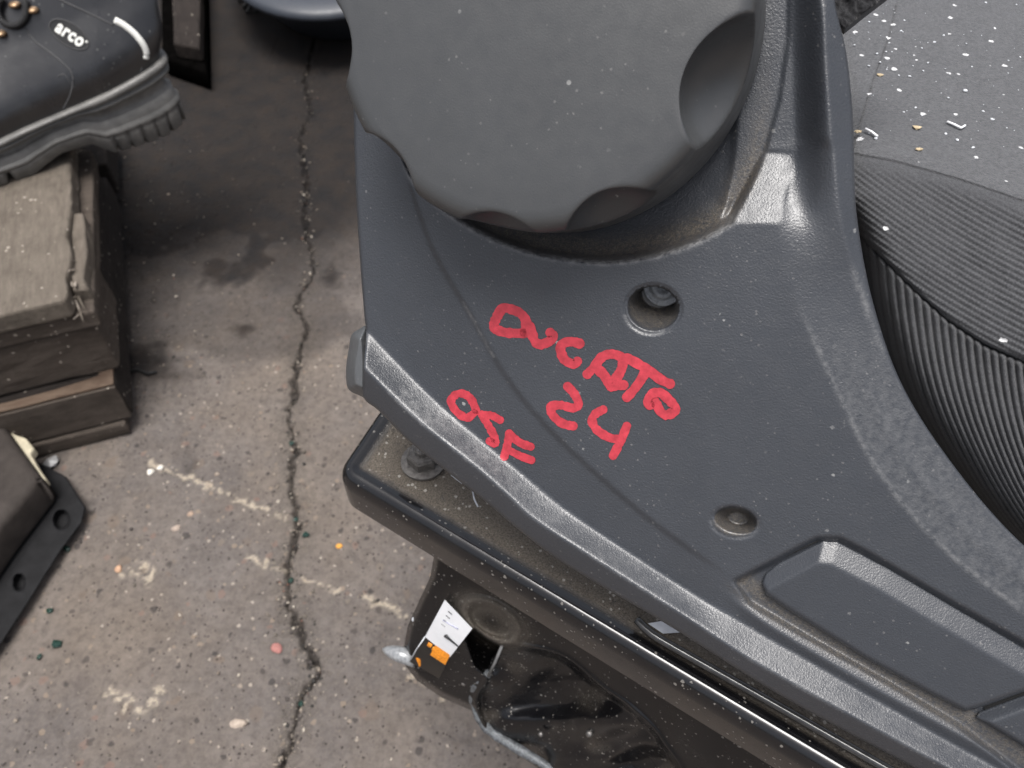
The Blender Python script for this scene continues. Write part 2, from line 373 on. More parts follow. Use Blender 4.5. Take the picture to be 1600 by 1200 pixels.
stn_ = [(432, 1014, .0048, (.36, .16, .14), 'round pink pebble set in the concrete beside the crack'), (530, 854, .0030, (.62, .30, .06), 'small orange pebble right of the crack'), (235, 738, .0042, (.72, .68, .60), 'brightest white stone at the head of the pale line'), (250, 731, .0034, (.68, .64, .58), 'white stone just right of the brightest one'), (370, 1131, .0055, (.40, .33, .27), 'flat tan bone shaped stone low beside the crack'), (185, 890, .0042, (.45, .28, .18), 'orange brown pebble among white flecks'), (276, 825, .0042, (.36, .29, .24), 'oval tan stone below the pale line'), (298, 803, .0038, (.33, .24, .18), 'brown stone just under the pale line')]
for i, (x, y, r, c_, lb) in enumerate(stn_):
    q = G(x, y, .0); bm = rock_bm(r, .35, i+40)
    for v in bm.verts:
        if i == 4: v.co.x *= 1.5; v.co.y *= .7
    bmesh.ops.subdivide_edges(bm, edges=bm.edges, cuts=1, smooth=.6)
    o = bm_obj('pebble', bm, simple('pebble stone %d' % i, c_, .8, 0, 500, .25, .0003), None, True, q+np.array([0, 0, r*.12]))
    setp(o, lb, 'pebble', 'pebbles in the concrete')

# ------------------------------------------------------------------ tube and slab helpers
def tube(name, pts, r, mat, parent=None, n=8, caps=True, taper=None):
    pts = np.asarray(pts, float); V = []; F = []; m = len(pts)
    for i in range(m):
        t = pts[min(i+1, m-1)]-pts[max(i-1, 0)]; t /= np.linalg.norm(t)+1e-12
        a = np.array([0, 0, 1.0]) if abs(t[2]) < .9 else np.array([1.0, 0, 0])
        u = np.cross(t, a); u /= np.linalg.norm(u); v = np.cross(t, u)
        rr_ = r if taper is None else r*taper[i]
        for k in range(n): V.append(pts[i]+rr_*(math.cos(6.2832*k/n)*u+math.sin(6.2832*k/n)*v))
    for i in range(m-1):
        for k in range(n): F.append((i*n+k, i*n+(k+1) % n, (i+1)*n+(k+1) % n, (i+1)*n+k))
    if caps:
        V.append(pts[0]); V.append(pts[-1]); a = len(V)-2
        for k in range(n): F.append((a, (k+1) % n, k, k)); F.append((a+1, (m-1)*n+k, (m-1)*n+(k+1) % n, (m-1)*n+(k+1) % n))
    V = np.array(V)-(org(parent) if parent else 0)
    bm = bmesh.new(); vs = [bm.verts.new(v) for v in V]
    for f in F:
        try: bm.faces.new([vs[j] for j in dict.fromkeys(f)])
        except ValueError: pass
    bmesh.ops.recalc_face_normals(bm, faces=bm.faces)
    return bm_obj(name, bm, mat, parent, True)
def slab(name, xy, z0, z1, bev, mat, parent=None, sub=0, amp=0.0, seed=0, seg=2):
    o_ = org(parent) if parent else np.zeros(3)
    bm = bmesh.new(); a = [bm.verts.new((x-o_[0], y-o_[1], z0-o_[2])) for x, y in xy]; b = [bm.verts.new((x-o_[0], y-o_[1], z1-o_[2])) for x, y in xy]
    n = len(xy); bm.faces.new(a[::-1]); bm.faces.new(b)
    for i in range(n): bm.faces.new((a[i], a[(i+1) % n], b[(i+1) % n], b[i]))
    bmesh.ops.recalc_face_normals(bm, faces=bm.faces)
    if bev: bmesh.ops.bevel(bm, geom=list(bm.edges), offset=bev, segments=seg, affect='EDGES', profile=.5)
    if sub:
        for _ in range(sub):
            le = [e for e in bm.edges if e.calc_length() > .012]
            bmesh.ops.subdivide_edges(bm, edges=le, cuts=1, use_grid_fill=True)
        bmesh.ops.triangulate(bm, faces=[f for f in bm.faces if len(f.verts) > 4])
        for v in bm.verts:
            q = Vector(v.co)+Vector(o_)
            d = mnoise.noise_vector(q*60+Vector((seed, 0, 0)))*amp+mnoise.noise_vector(q*260)*amp*.4
            v.co += d
    return bm_obj(name, bm, mat, parent, True if bev and not sub else False)

# ------------------------------------------------------------------ pallet stack
def wood(name, a, b, rough=.85, ang=110):
    m = Mt(name)
    mp = m.n('ShaderNodeMapping'); m0 = m.n('ShaderNodeMapping'); m.put(m0.inputs['Vector'], m.pos); m0.inputs['Rotation'].default_value = (0, 0, R(-ang)); m.put(mp.inputs['Vector'], m0.outputs[0]); mp.inputs['Scale'].default_value = (1, 5, 5)
    g1 = m.noise(40, 6, .7, mp.outputs[0]); g2 = m.noise(160, 5, .7, mp.outputs[0])
    c = m.mix(m.ramp(g1, (.3, .7)), a, b); c = m.mix(m.ramp(g2, (.5, .75, 0, .65)), c, tuple(v*.4 for v in a))
    c = m.mix(m.ramp(m.noise(25, 5, .7), (.5, .75, 0, .6)), c, tuple(v*.55 for v in a))
    s_, _ = m.speck(260, .06, .3); c = m.mix(m.math('MULTIPLY', s_, .7), c, (.5, .45, .38))
    m.set(Base_Color=c, Roughness=rough); m.b.inputs['Specular IOR Level'].default_value = .15
    m.bump(m.math('ADD', g2, m.noise(600, 4, .7)), .0012, .8); return m.m
W_TOP = wood('weathered plank wood', (.115, .097, .080), (.200, .172, .142))
W_MID = wood('dirty block wood', (.066, .054, .045), (.115, .095, .080), .9, 20)
W_LOW = wood('darker wood', (.022, .019, .017), (.045, .037, .033), .9, 20)  # set darker than the front boards
W_RED = wood('fresh split wood', (.09, .058, .042), (.18, .135, .10), .8, 20)
W_LITE = wood('pale splinter wood', (.30, .26, .22), (.46, .40, .34))
pal = empty('pallet', (-.40, .50, 0), 'dark weathered wooden pallet stack under the black boot', 'pallet')
A20 = R(20); ux = np.array([math.cos(A20), math.sin(A20)]); uy = np.array([-math.sin(A20), math.cos(A20)])
def Q(base, a, b): return tuple(base+ux*a+uy*b)
cA = G(108, 468, .16)[:2]                           # front right corner of the top plank
cL = G(180, 600, .065)[:2]                          # of the lower ledge
def rect(base, a0, a1, b0, b1): return [Q(base, a0, b0), Q(base, a1, b0), Q(base, a1, b1), Q(base, a0, b1)]
ragged = [Q(cA, -.45, 0), Q(cA, -.004, 0), Q(cA, -.001, .012), Q(cA, -.003, .03), Q(cA, .002, .06), Q(cA, -.002, .09), Q(cA, .001, .14), Q(cA, 0, .24), Q(cA, .001, .27), Q(cA, -.45, .27)]
slab('top_plank', ragged, .140, .160, .003, W_TOP, pal, 4, .0016, 1)
slab('top_plank', rect(cA, -.45, .004, .30, .42), .140, .159, .003, W_TOP, pal, 3, .0014, 7)
slab('plank_edge', rect(cA, -.45, .012, .003, .26), .122, .1392, .002, W_MID, pal, 3, .0016, 2)
slab('side_board', rect(cA, -.002, .010, .02, .13), .126, .152, .002, W_TOP, pal, 3, .003, 3)
slab('block', rect(cA, -.16, .006, .006, .10), .066, .1215, .003, W_MID, pal, 3, .0016, 4)
slab('block', rect(cA, -.45, -.30, .006, .10), .066, .1215, .003, W_MID, pal, 2, .0016, 14)
slab('stringer', rect(cA, -.45, .0, .11, .30), .066, .1215, .003, W_LOW, pal, 2, .0016, 5)
slab('bottom_board', rect(cL, -.5, 0, 0, .34), .020, .065, .0025, W_LOW, pal, 4, .0012, 6)
slab('fascia', rect(cL, -.5, -.001, -.003, .0), .021, .0640, .0008, W_MID, pal, 4, .0006, 31)
slab('bottom_board', rect(cL, -.5, 0, .37, .50), .020, .063, .0025, W_LOW, pal, 2, .0012, 16)
slab('split_edge', [Q(cL, -.30, -.001), Q(cL, -.001, -.001), Q(cL, -.001, .05), Q(cL, -.006, .045), Q(cL, -.014, .014), Q(cL, -.05, .010), Q(cL, -.12, .008), Q(cL, -.30, .010)], .0645, .0672, .0007, W_RED, pal, 4, .0008, 8)
slab('foot_board', [Q(cL, -.26, -.004), Q(cL, -.008, -.006), Q(cL, -.010, .02), Q(cL, -.26, .02)], .0015, .0185, .002, W_MID, pal, 3, .0018, 9)
for k in range(26):                                  # splinters on the torn right edge
    b = random.choice([random.uniform(.0, .09), random.uniform(.02, .07)]); z = random.uniform(.135, .158)
    L = random.uniform(.008, .03); p0 = Q(cA, random.uniform(-.006, .004), b); dr = random.gauss(0, .12)
    p1 = (p0[0]+uy[0]*L*random.choice([-1, 1])+ux[0]*random.uniform(0, .006), p0[1]+uy[1]*L*random.choice([-1, 1])*.8)
    pts = np.array([[*p0, z], [(p0[0]+p1[0])/2, (p0[1]+p1[1])/2, z+.002*random.random()], [*p1, z-.004*random.random()]])
    tube('splinter', pts, random.uniform(.0008, .0024), W_LITE if k % 3 else W_TOP, pal, 5, True, [1, .8, .2])
# old timber behind the boot; a block is coloured black for deep shade
slab_b = slab('shade_block', [tuple(G(252, 88, .032)[:2]), tuple(G(322, 112, .032)[:2]), tuple(G(318, -120, .032)[:2]), tuple(G(250, -120, .032)[:2])], 0.002, .032, .004, simple('deep shade black', (.0025, .0023, .0022), 1.0, 0, 80, .4, .0005, .0), None, 0)
setp(slab_b, 'block behind the boot heel, its black standing for deep shade', 'block')
slab_c = slab('timber_offcut', [tuple(G(258, 30, .09)[:2]), tuple(G(300, 38, .09)[:2]), tuple(G(303, -100, .09)[:2]), tuple(G(255, -100, .09)[:2])], .0325, .055, .003, wood('brown offcut wood', (.022, .018, .016), (.042, .034, .030)), None, 3, .001, 5)
setp(slab_c, 'brown wooden offcut lying on the shade-black block behind the boot', 'wood')
tw = np.array([G(x, y, .0025) for x, y in [(186, 576), (205, 580), (216, 578), (230, 584), (245, 581)]])
setp(tube('twig', tw, .0016, simple('black twig', (.012, .012, .012), .6), None, 6, True, [.8, 1.1, .7, 1.2, .9]), 'short black twig on the concrete beside the pallet', 'twig')

# ------------------------------------------------------------------ bracket at lower left
brk = empty('floor_bracket', (-.42, .30, 0), 'grey brown block with a black flange with holes on the concrete', 'bracket')
X, Y = pgrid(-140, 150, 700, 1120, 2)
FL = [(60, 722), (103, 745), (133, 792), (128, 816), (95, 860), (35, 955), (0, 1008), (-80, 1110), (-140, 1110), (-140, 700)]
s = sdpoly(X, Y, FL)
zz = .012+.0*X; zz = zz-.011*ss(-1, 6, -s)
for hx, hy, rx, ry in ((96, 812, 12, 15), (30, 910, 9, 13)):
    q = np.sqrt(((X-hx)/rx)**2+((Y-hy)/ry)**2); zz = zz-.010*(1-ss(.85, 1.1, q))
X, Y = snap(X, Y, s); r_ = ray(X, Y); d_ = (zz-CAM_H)/r_[..., 2]
grid_mesh('flange', C0+r_*d_[..., None], s > -7, simple('black flange rubber', (.012, .012, .013), .75, 0, 90, .3, .0003, .2), brk)
M_GBR = simple('dusty grey casting', (.045, .038, .034), .8, 0, 60, .25, .0004, .2)
slab('body', [tuple(G(x, y, .05)[:2]) for x, y in [(-60, 560), (0, 655), (20, 684), (50, 726), (62, 742), (56, 752), (0, 822), (-120, 990), (-260, 860)]], .0125, .05, .007, M_GBR, brk, 0, seg=4)
slab('tab', [tuple(G(x, y, .040)[:2]) for x, y in [(14, 672), (22, 678), (40, 684), (53, 700), (47, 708), (58, 728), (72, 748), (66, 760), (30, 740)]], .030, .040, .0015, M_CREAM, brk)
pb = bm_obj('plastic_scrap', rock_bm(.008, .4, 77), simple('cloudy film', (.30, .30, .30), .35), None, False, G(80, 722, .003)); setp(pb, 'crumpled grey plastic scrap between bracket and pallet', 'scrap')

# ------------------------------------------------------------------ blue grey tub at the top
tub = empty('plastic_tub', (-.1, 1.0, 0), 'blue grey rounded plastic tub edge on dark ground at photo top', 'tub')
bm = bmesh.new(); cc = G(545, -120, .086); rx_ = abs(G(545+185, -120, .086)[0]-cc[0]); ry_ = abs(G(545, 30, .086)[1]-cc[1])
prof = [(.0, .100), (.6, .100), (.90, .098), (.97, .094), (1.0, .086), (.99, .080), (.93, .07), (.70, .003)]
rows = []
for (k, z) in prof:
    rows.append([bm.verts.new((cc[0]+rx_*k*math.cos(t*math.pi/32)-tub.location.x, cc[1]+ry_*k*math.sin(t*math.pi/32)-tub.location.y, z)) for t in range(64)] if k else None)
top = bm.verts.new((cc[0]-tub.location.x, cc[1]-tub.location.y, .1))
for t in range(64): bm.faces.new((top, rows[1][t], rows[1][(t+1) % 64]))
for a, b in zip(rows[1:], rows[2:]):
    for t in range(64): bm.faces.new((a[t], b[t], b[(t+1) % 64], a[(t+1) % 64]))
bmesh.ops.recalc_face_normals(bm, faces=bm.faces); bm_obj('shell', bm, M_BLUE, tub, True)
for i, (x, y) in enumerate([(372, 2), (380, 12), (390, 6), (398, 18), (385, 20)]):
    q = G(x, y, .004); tube('rubber_strip', [q, q+np.array([.008, .014, .006])], .003, simple('black rubber strip', (.02, .02, .02), .5), tub, 6)

# ------------------------------------------------------------------ the van seat
seat = empty('van_seat', (.10, .42, 0), 'dark grey van seat with red marker writing on its side trim', 'car seat')
X, Y = pgrid(540, 1660, -70, 1290, 2)
L0 = cr([(545, 560), (567, 620), (591, 641), (640, 690), (710, 746), (759, 784), (801, 820), (857, 864), (913, 900), (1046, 978), (1215, 1084), (1390, 1179), (1520, 1248), (1800, 1395)], 4)
L1 = cr([(540, 545), (566, 571), (605, 610), (668, 669), (745, 730), (801, 780), (836, 812), (920, 867), (1060, 956), (1180, 1035), (1390, 1151), (1477, 1198), (1800, 1370)], 4)
L2 = cr([(530, 478), (575, 522), (605, 554), (675, 624), (745, 683), (815, 740), (867, 783), (913, 816), (1060, 912), (1145, 965), (1285, 1045), (1425, 1126), (1544, 1193), (1800, 1330)], 4)
L3 = cr([(1000, 842), (1131, 930), (1215, 986), (1355, 1070), (1495, 1146), (1586, 1197), (1800, 1310)], 4)
L4 = cr([(1000, 826), (1140, 920), (1250, 988), (1390, 1068), (1495, 1130), (1600, 1190), (1800, 1295)], 4)
L5 = cr([(1100, 862), (1187, 920), (1236, 956), (1355, 1030), (1460, 1089), (1523, 1122), (1600, 1168), (1800, 1275)], 4)
s0, s1, s2, s3, s4, s5 = [sdl(X, Y, L) for L in (L0, L1, L2, L3, L4, L5)]
LEFT = cr([(620, -120), (585, -20), (562, 60), (553, 140), (553, 200), (556, 300), (562, 400), (569, 490), (572, 522), (568, 575), (567, 640), (567, 760)], 5)
dl, sl, _ = seg_dist(X, Y, LEFT); sleft = -dl*sl
RIGHT = cr([(1290, -120), (1304, 0), (1322, 80), (1332, 170), (1335, 260), (1338, 330), (1352, 420), (1372, 500), (1400, 580), (1440, 655), (1500, 740), (1560, 812), (1620, 870), (1760, 990)], 5)
dr_, sr, _ = seg_dist(X, Y, RIGHT); sright = dr_*sr
h = np.zeros(X.shape)
# lower rib
HS = 6.2e-3
up_ = np.clip(-s2/(np.abs(s1)+np.abs(s2)+1e-6), 0, 1)
band = (s2 < 0) & (s1 > 0)
h = np.where(band, HS*up_, h)
h = np.where(s1 <= 0, HS-(-s1)*1.5e-4, h)
# crease: left face sits a little lower and turns away
CREASE = cr([(600, 120), (622, 212), (636, 268), (648, 312), (680, 398), (735, 492), (780, 572), (830, 640), (900, 712), (1000, 800), (1080, 860), (1150, 908), (1250, 985)], 5)
sc_ = sdl(X, Y, CREASE)
fade = 1-ss(1050, 1150, X)
h -= np.where(sc_ < 0, (7e-4+np.clip(-sc_, 0, 120)*1.1e-5), 0)*fade*(s2 > 0)
h -= np.where((sc_ < 0) & (s2 <= 0), (7e-4+1.0e-3)*fade*ss(60, 0, -s2), 0)
# band that slopes to the right, then the outer strip
FOLD = cr([(1210, -120), (1250, 60), (1262, 200), (1220, 340), (1237, 450), (1270, 530), (1312, 622), (1362, 722), (1425, 805), (1505, 885), (1610, 965), (1760, 1070)], 5)
STRIP = cr([(1250, -120), (1283, 0), (1290, 100), (1302, 240), (1316, 350), (1342, 440), (1385, 560), (1440, 650), (1530, 765), (1640, 865), (1760, 960)], 5)
df, sf, _ = seg_dist(X, Y, FOLD); sfold = -df*sf
ds, ssg, _ = seg_dist(X, Y, STRIP); sstrip = -ds*ssg
b_ = np.clip(sfold, 0, 300)
h -= np.where(sfold > 0, b_*2.3e-5*ss(300, 520, Y), 0)
mid = np.exp(-((sfold-45)/10)**2)*ss(520, 640, Y); h += mid*1.5e-4
h -= np.where(sstrip > 0, np.clip(sstrip, 0, 80)*1.5e-4*(1-.55*ss(350, 560, Y)), 0)
# well round the knob
RIM = [(560, -200), (585, 0), (612, 150), (628, 228), (640, 272), (652, 290), (700, 334), (760, 370), (805, 388), (850, 401), (930, 411), (1000, 406), (1060, 391), (1110, 370), (1150, 347), (1180, 298), (1210, 238), (1232, 160), (1246, 60), (1250, -200)]
RIMs = np.vstack([RIM[:5], cr(RIM[5:15], 4), RIM[15:]])
sw = sdpoly(X, Y, RIMs)
wid = 16+40*ss(1130, 1230, X)
wl = 3.6e-3*ss(0, 11, sw)*ss(1175, 1140, X); h -= np.where(sw > 0, wl+7.5e-3*(1-np.exp(-np.clip(sw-6, 0, 999)/(wid*1.6))), 0)
h -= np.where(sw > 0, 1.5e-4*np.clip(7-np.abs(sw-7), 0, 7)*ss(0, 14, sw), 0)*0
# concave sweep between well and outer strip
xl = np.interp(Y, [100, 237, 349, 460], [1120, 1150, 1214, 1260]); hR = 8.3e-3*ss(1296, 1236, X+(100-Y)*.03)*ss(420, 215, Y)*ss(xl-4, xl+6+60*np.clip((Y-237)/112, 0, 1), X); h = np.where(sw < 0, h-hR, np.minimum(np.minimum(h, -hR), -9.0e-3*ss(1085, 1150, X)*ss(-1, 16, sw)))
# facet that climbs out of the well
FAC = [(1196, 236), (1248, 237), (1213, 349), (1141, 347)]
sfac = sdpoly(X, Y, FAC); fplane = -8.6e-3*np.clip((349-Y)/112, 0, 1)
xr_ = np.interp(Y, [237, 349], [1248, 1213]); nb = (Y > 230) & (Y < 356) & (X > xr_-6); kb = ss(0, 9, X-xr_); h = np.where(nb, (fplane*(Y < 349))*(1-kb)+h*kb, h)
fm = ss(-2, 2, sfac); h = h*(1-fm)+fplane*fm
# below-left facet beside the rim
FA2 = [(618, 205), (630, 222), (646, 270), (656, 292), (642, 288), (634, 262)]
s_f2 = sdpoly(X, Y, FA2); h += ss(-1, 3, s_f2)*(Y-292)*5.5e-5
# grooves along the pocket
along = ss(1120, 1175, X-(Y-905)*.3)
h += np.where((s2 > 0) & (s5 < 1e9), 0, 0)
w23 = np.clip(s2/(np.abs(s2)+np.abs(s3)+1e-6), 0, 1); w34 = np.clip(s3/(np.abs(s3)+np.abs(s4)+1e-6), 0, 1)
gr_h = np.where((s2 > 0) & (s3 < 0), 1.3e-3*w23, np.where((s3 >= 0) & (s4 < 0), 1.3e-3-2.0e-3*w34, 0))
POCK = [(1146, 908), (1175, 893), (1215, 873), (1250, 854), (1276, 841), (1312, 841), (1350, 860), (1395, 886), (1495, 945), (1610, 1010), (1760, 1092), (1760, 1330), (1600, 1215), (1495, 1132), (1390, 1070), (1250, 990), (1170, 942)]
sp_ = sdpoly(X, Y, POCK)
h += gr_h*along*(s2 > 0)*(sp_ < 2)
pin = ss(-2, 5, sp_); h = h*(1-pin)+(-2.6e-3)*pin
hs = blur(h, 1.3)
mk_ = blur(((X > 1222) & (X < 1300) & (Y > 225) & (Y < 430) & (sfac < 2)).astype(float), 4); hs = hs*(1-mk_)+blur(h, 7)*mk_
# screw holes
def hole(cx, cy, rx, ry, rot, dx, dy, depth, shrink):
    best = np.ones(X.shape)*-1
    for i in range(41):
        t = 1-i/40; k = 1-shrink*t; c_, s_ = math.cos(rot), math.sin(rot)
        ex = (X-cx-dx*t)*c_+(Y-cy-dy*t)*s_; ey = -(X-cx-dx*t)*s_+(Y-cy-dy*t)*c_
        q = (ex/(rx*k))**2+(ey/(ry*k))**2
        best = np.where((q < 1) & (best < 0) & (((X-cx)/rx)**2+((Y-cy)/ry)**2 < 1), t, best)
    return best
t1 = hole(1020, 483, 41, 36, R(8), 10, -26, 1, .30); hs = hs-np.where(t1 >= 0, .014*ss(0, 1, t1)*.3+.014*t1*.7, 0)
e1 = np.sqrt(((X-1020)/41)**2+((Y-483)/36)**2); hs -= 5e-4*np.exp(-((e1-1.06)/.07)**2)*(t1 < 0)
c8, s8 = math.cos(R(10)), math.sin(R(10)); ex = (X-1148)*c8+(Y-816)*s8; ey = -(X-1148)*s8+(Y-816)*c8
q2 = np.sqrt((ex/35)**2+(ey/22.5)**2)
qs = np.sqrt(((ex-4)/33)**2+((ey+7)/20)**2)
hs -= np.where(q2 < 1, 8.5e-3*np.clip((1-qs)*1.5+.25, 0, 1)*ss(1.0, .93, q2), 0)
hs -= 3e-4*np.exp(-((q2-1.05)/.09)**2)*(q2 >= 1)
hs = np.where((t1 >= 0) | (q2 < 1.2), blur(hs, .6), hs)
# outline: the skin turns back and drops
lowin = s0; sd_all = np.minimum(np.minimum(lowin, sleft), sright)
hs = hs-6e-4*np.clip(1-sd_all/5, 0, 1)**2
hs = hs-np.where(sd_all < 0, np.clip(-sd_all, 0, 6)*1.9e-3, 0)
Xs, Ys = snap(X, Y, sd_all)
dirt = np.zeros(X.shape)
dirt = np.maximum(dirt, (sw > 0)*np.exp(-((sw-22)/20)**2)*ss(640, 800, X)*(1-ss(1170, 1215, X))*.9)
dirt = np.maximum(dirt, .8*ss(0, .3, t1)); dirt = np.maximum(dirt, .8*(q2 < .93))
dirt = np.maximum(dirt, pin*ss(20, 4, np.abs(s5+4))*.75*(X > 1150))
dirt = np.maximum(dirt, np.exp(-(np.abs(s4)/9)**2)*along*.6)
wear_and_light = np.zeros(X.shape)
wear_and_light = np.maximum(wear_and_light, np.exp(-((sfold-2)/5)**2)*ss(470, 540, Y)*.8)
wear_and_light = np.maximum(wear_and_light, np.exp(-((sstrip+2)/6)**2)*ss(400, 450, Y)*(1-ss(470, 600, Y))*.8)
wear_and_light = np.maximum(wear_and_light, np.where((s2 < 1) & (s1 > -3), .35+.75*ss(900, 600, X), 0)*ss(.30, .6, fbm(X/60, Y/60, 3)))  # rib painted paler so it looks lit, broken by dusty speckle
wear_and_light = np.maximum(wear_and_light, np.exp(-((sw-1)/5)**2)*1.5*(X < 1160)*(Y > 262))  # highlight along the well rim put into the colour
wear_and_light = np.maximum(wear_and_light, np.exp(-(sc_/1.6)**2)*(Y > 470)*(Y < 560)*.9)
wear_and_light = np.maximum(wear_and_light, np.exp(-((q2-1.06)/.10)**2)*.5*(Y > 812)); wear_and_light = np.maximum(wear_and_light, np.exp(-((e1-1.06)/.08)**2)*.8*(Y > 490)*(X < 1040))  # painted highlight on the lower rims of the holes
wear_and_light = np.maximum(wear_and_light, .35*ss(0, 12, sfold)*ss(0, 14, sright)*ss(480, 640, Y))  # band painted paler, as if it caught more sky
HH = hs
trim = grid_mesh('side_trim', P(Xs, Ys, dpanel(Xs, Ys, HH)), sd_all > -5.1, M_TRIM, seat, dict(dirt=dirt, wear_and_light=wear_and_light))
def hat(px, py):                                     # trim height at a pixel of the design grid
    fx = (np.asarray(px, float)-540)/2; fy = (np.asarray(py, float)+70)/2
    xi = np.clip(fx.astype(int), 0, X.shape[1]-2); yi = np.clip(fy.astype(int), 0, X.shape[0]-2); fx = fx-xi; fy = fy-yi
    return (HH[yi, xi]*(1-fx)+HH[yi, xi+1]*fx)*(1-fy)+(HH[yi+1, xi]*(1-fx)+HH[yi+1, xi+1]*fx)*fy
# covers
for pts, bt, bl in (([(1190, 912), (1196, 896), (1216, 880), (1286, 845), (1308, 846), (1390, 889), (1495, 951), (1604, 1015), (1640, 1040), (1625, 1072), (1536, 1104), (1508, 1112), (1460, 1088), (1355, 1031), (1236, 957), (1196, 930)], 36, 27),
                   ([(1524, 1121), (1530, 1112), (1615, 1080), (1655, 1052), (1760, 1110), (1760, 1262), (1600, 1167)], 34, 22)):
    xs = [p[0] for p in pts]; ys = [p[1] for p in pts]
    XX, YY = pgrid(min(xs)-8, min(max(xs)+8, 1700), min(ys)-8, min(max(ys)+8, 1260), 2)
    sd1 = sdpoly(XX, YY, np.array(pts, float))
    topl = [(1150, 770), (1290, 845), (1308, 846), (1390, 889), (1495, 951), (1604, 1015), (1760, 1106)] if bt == 36 else [(1560, 1000), (1655, 1052), (1760, 1110), (1900, 1190)]
    leftl = [(1100, 940), (1196, 893), (1286, 845), (1380, 795)] if bt == 36 else [(1480, 1134), (1530, 1112), (1615, 1080), (1760, 1020)]
    dt, _, _ = seg_dist(XX, YY, np.array(topl, float)); dl_, _, _ = seg_dist(XX, YY, np.array(leftl, float))
    hh = np.minimum(np.clip(dt/bt, 0, 1), np.clip(dl_/bl*1.0, 0, 1)); hh = -2.0e-3+3.4e-3*blur(np.minimum(hh, np.clip((sd1+3)/6, 0, 1)), 1.2)
    hh = hh-np.where(sd1 < 0, np.clip(-sd1, 0, 4)*1.2e-3, 0)
    XX, YY = snap(XX, YY, sd1)
    grid_mesh('trim_cover', P(XX, YY, dpanel(XX, YY, hh)), sd1 > -3.9, M_COVER, trim)
# black sheets stand in for the unlit gaps beside the covers
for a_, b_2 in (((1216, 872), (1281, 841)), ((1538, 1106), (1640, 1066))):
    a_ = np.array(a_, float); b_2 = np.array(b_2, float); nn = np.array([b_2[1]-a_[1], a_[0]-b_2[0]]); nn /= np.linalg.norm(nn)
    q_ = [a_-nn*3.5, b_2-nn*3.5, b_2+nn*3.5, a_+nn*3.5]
    mesh_np('slot_shade', [P(p[0], p[1], dpanel(p[0], p[1], -1.9e-3)) for p in q_], [[0, 1, 2, 3]], M_VOID, trim)
# screw in the hole
sc0 = P(1037, 447, dpanel(1037, 447, -.0125))
def disc_prof(name, c, n, prof, mat, parent, seg=48, mod=None):
    n = np.array(n)/np.linalg.norm(n); a = np.cross(n, [0, 0, 1.0]); a /= np.linalg.norm(a); b = np.cross(n, a)
    V = []; F = []
    for (r, z) in prof:
        for k in range(seg):
            t = 6.283185*k/seg; rr = r if mod is None else mod(r, z, t); V.append(c+rr*(math.cos(t)*a+math.sin(t)*b)+n*z)
    for i in range(len(prof)-1):
        for k in range(seg): F.append((i*seg+k, i*seg+(k+1) % seg, (i+1)*seg+(k+1) % seg, (i+1)*seg+k))
    return mesh_np(name, V, F, mat, parent)
scr = disc_prof('screw', sc0, NW, [(.0062, 0), (.0062, .0008), (.0057, .0012), (.0052, .0006), (.0042, .0006), (.0038, .0014), (.0024, .0016), (.0018, .0006), (.0001, .0005)], M_SCREW, trim)

# marker writing
def strokes(name, groups, wpx, label):
    V = []; F = []; off = [0]; k = 0
    for pts in groups:
        c = cr(pts, 5) if len(pts) > 2 else cr([pts[0], ((pts[0][0]+pts[1][0])/2, (pts[0][1]+pts[1][1])/2), pts[1]], 5)
        k += 1; n = len(c); hw = wpx/2
        t = np.gradient(c, axis=0); t /= np.linalg.norm(t, axis=1)[:, None]+1e-9; nn = np.stack([-t[:, 1], t[:, 0]], 1)
        nz = 1+(vn(c[:, 0]*.33, c[:, 1]*.33, 30+k)-.5)*.30
        cap0 = []; rows = []
        for a in np.linspace(0, 1, 5)[:-1]: cap0.append((c[0]-t[0]*hw*.9*math.cos(a*math.pi/2), nn[0], hw*max(.25, math.sin(a*math.pi/2))))
        rows += cap0
        for i in range(n): rows.append((c[i], nn[i], hw*nz[i]))
        for a in np.linspace(1, 0, 5)[1:]: rows.append((c[-1]+t[-1]*hw*.9*math.cos(a*math.pi/2), nn[-1], hw*max(.25, math.sin(a*math.pi/2))))
        M = 5; base = len(V)
        for (p, q, hw2) in rows:
            for j in range(M):
                e = (j/(M-1)*2-1)*hw2; x = p[0]+q[0]*e; y = p[1]+q[1]*e
                V.append(P(x, y, dpanel(x, y, float(hat(x, y))+.00010+.00002*k)))
        for i in range(len(rows)-1):
            for j in range(M-1): F.append((base+i*M+j, base+i*M+j+1, base+(i+1)*M+j+1, base+(i+1)*M+j))
    o = mesh_np(name, V, F, M_RED, trim); o['label'] = label
Zc = lambda L: [(740+x/4.444, 440+y/4.444) for x, y in L]
Z5 = lambda L: [(500+x*.35, 400+y*.35) for x, y in L]
strokes('marker_writing', [
    Zc([(345, 360), (230, 355), (165, 335), (140, 305), (165, 240), (205, 185), (270, 195), (330, 225), (365, 280), (355, 360)]),
    Zc([(392, 310), (405, 360), (430, 420), (470, 440)]), Zc([(465, 438), (520, 418), (552, 382), (530, 352)]),
    Zc([(740, 432), (690, 418), (640, 422), (605, 450), (612, 505), (640, 550), (700, 573), (722, 552)]),
    Zc([(788, 645), (840, 590), (890, 525), (960, 503), (1030, 530), (1032, 590), (1005, 650), (955, 715)]), Zc([(860, 605), (910, 655), (950, 725), (1000, 720), (1045, 718)]),
    Zc([(1062, 530), (1130, 565), (1220, 620), (1300, 680), (1368, 712)]), Zc([(1195, 625), (1150, 700), (1100, 765), (1062, 805)]),
    Zc([(1225, 860), (1210, 830), (1235, 785), (1290, 770), (1345, 810), (1405, 885), (1345, 925), (1300, 905), (1262, 835)])], 15.2, 'red marker word DUCATO')
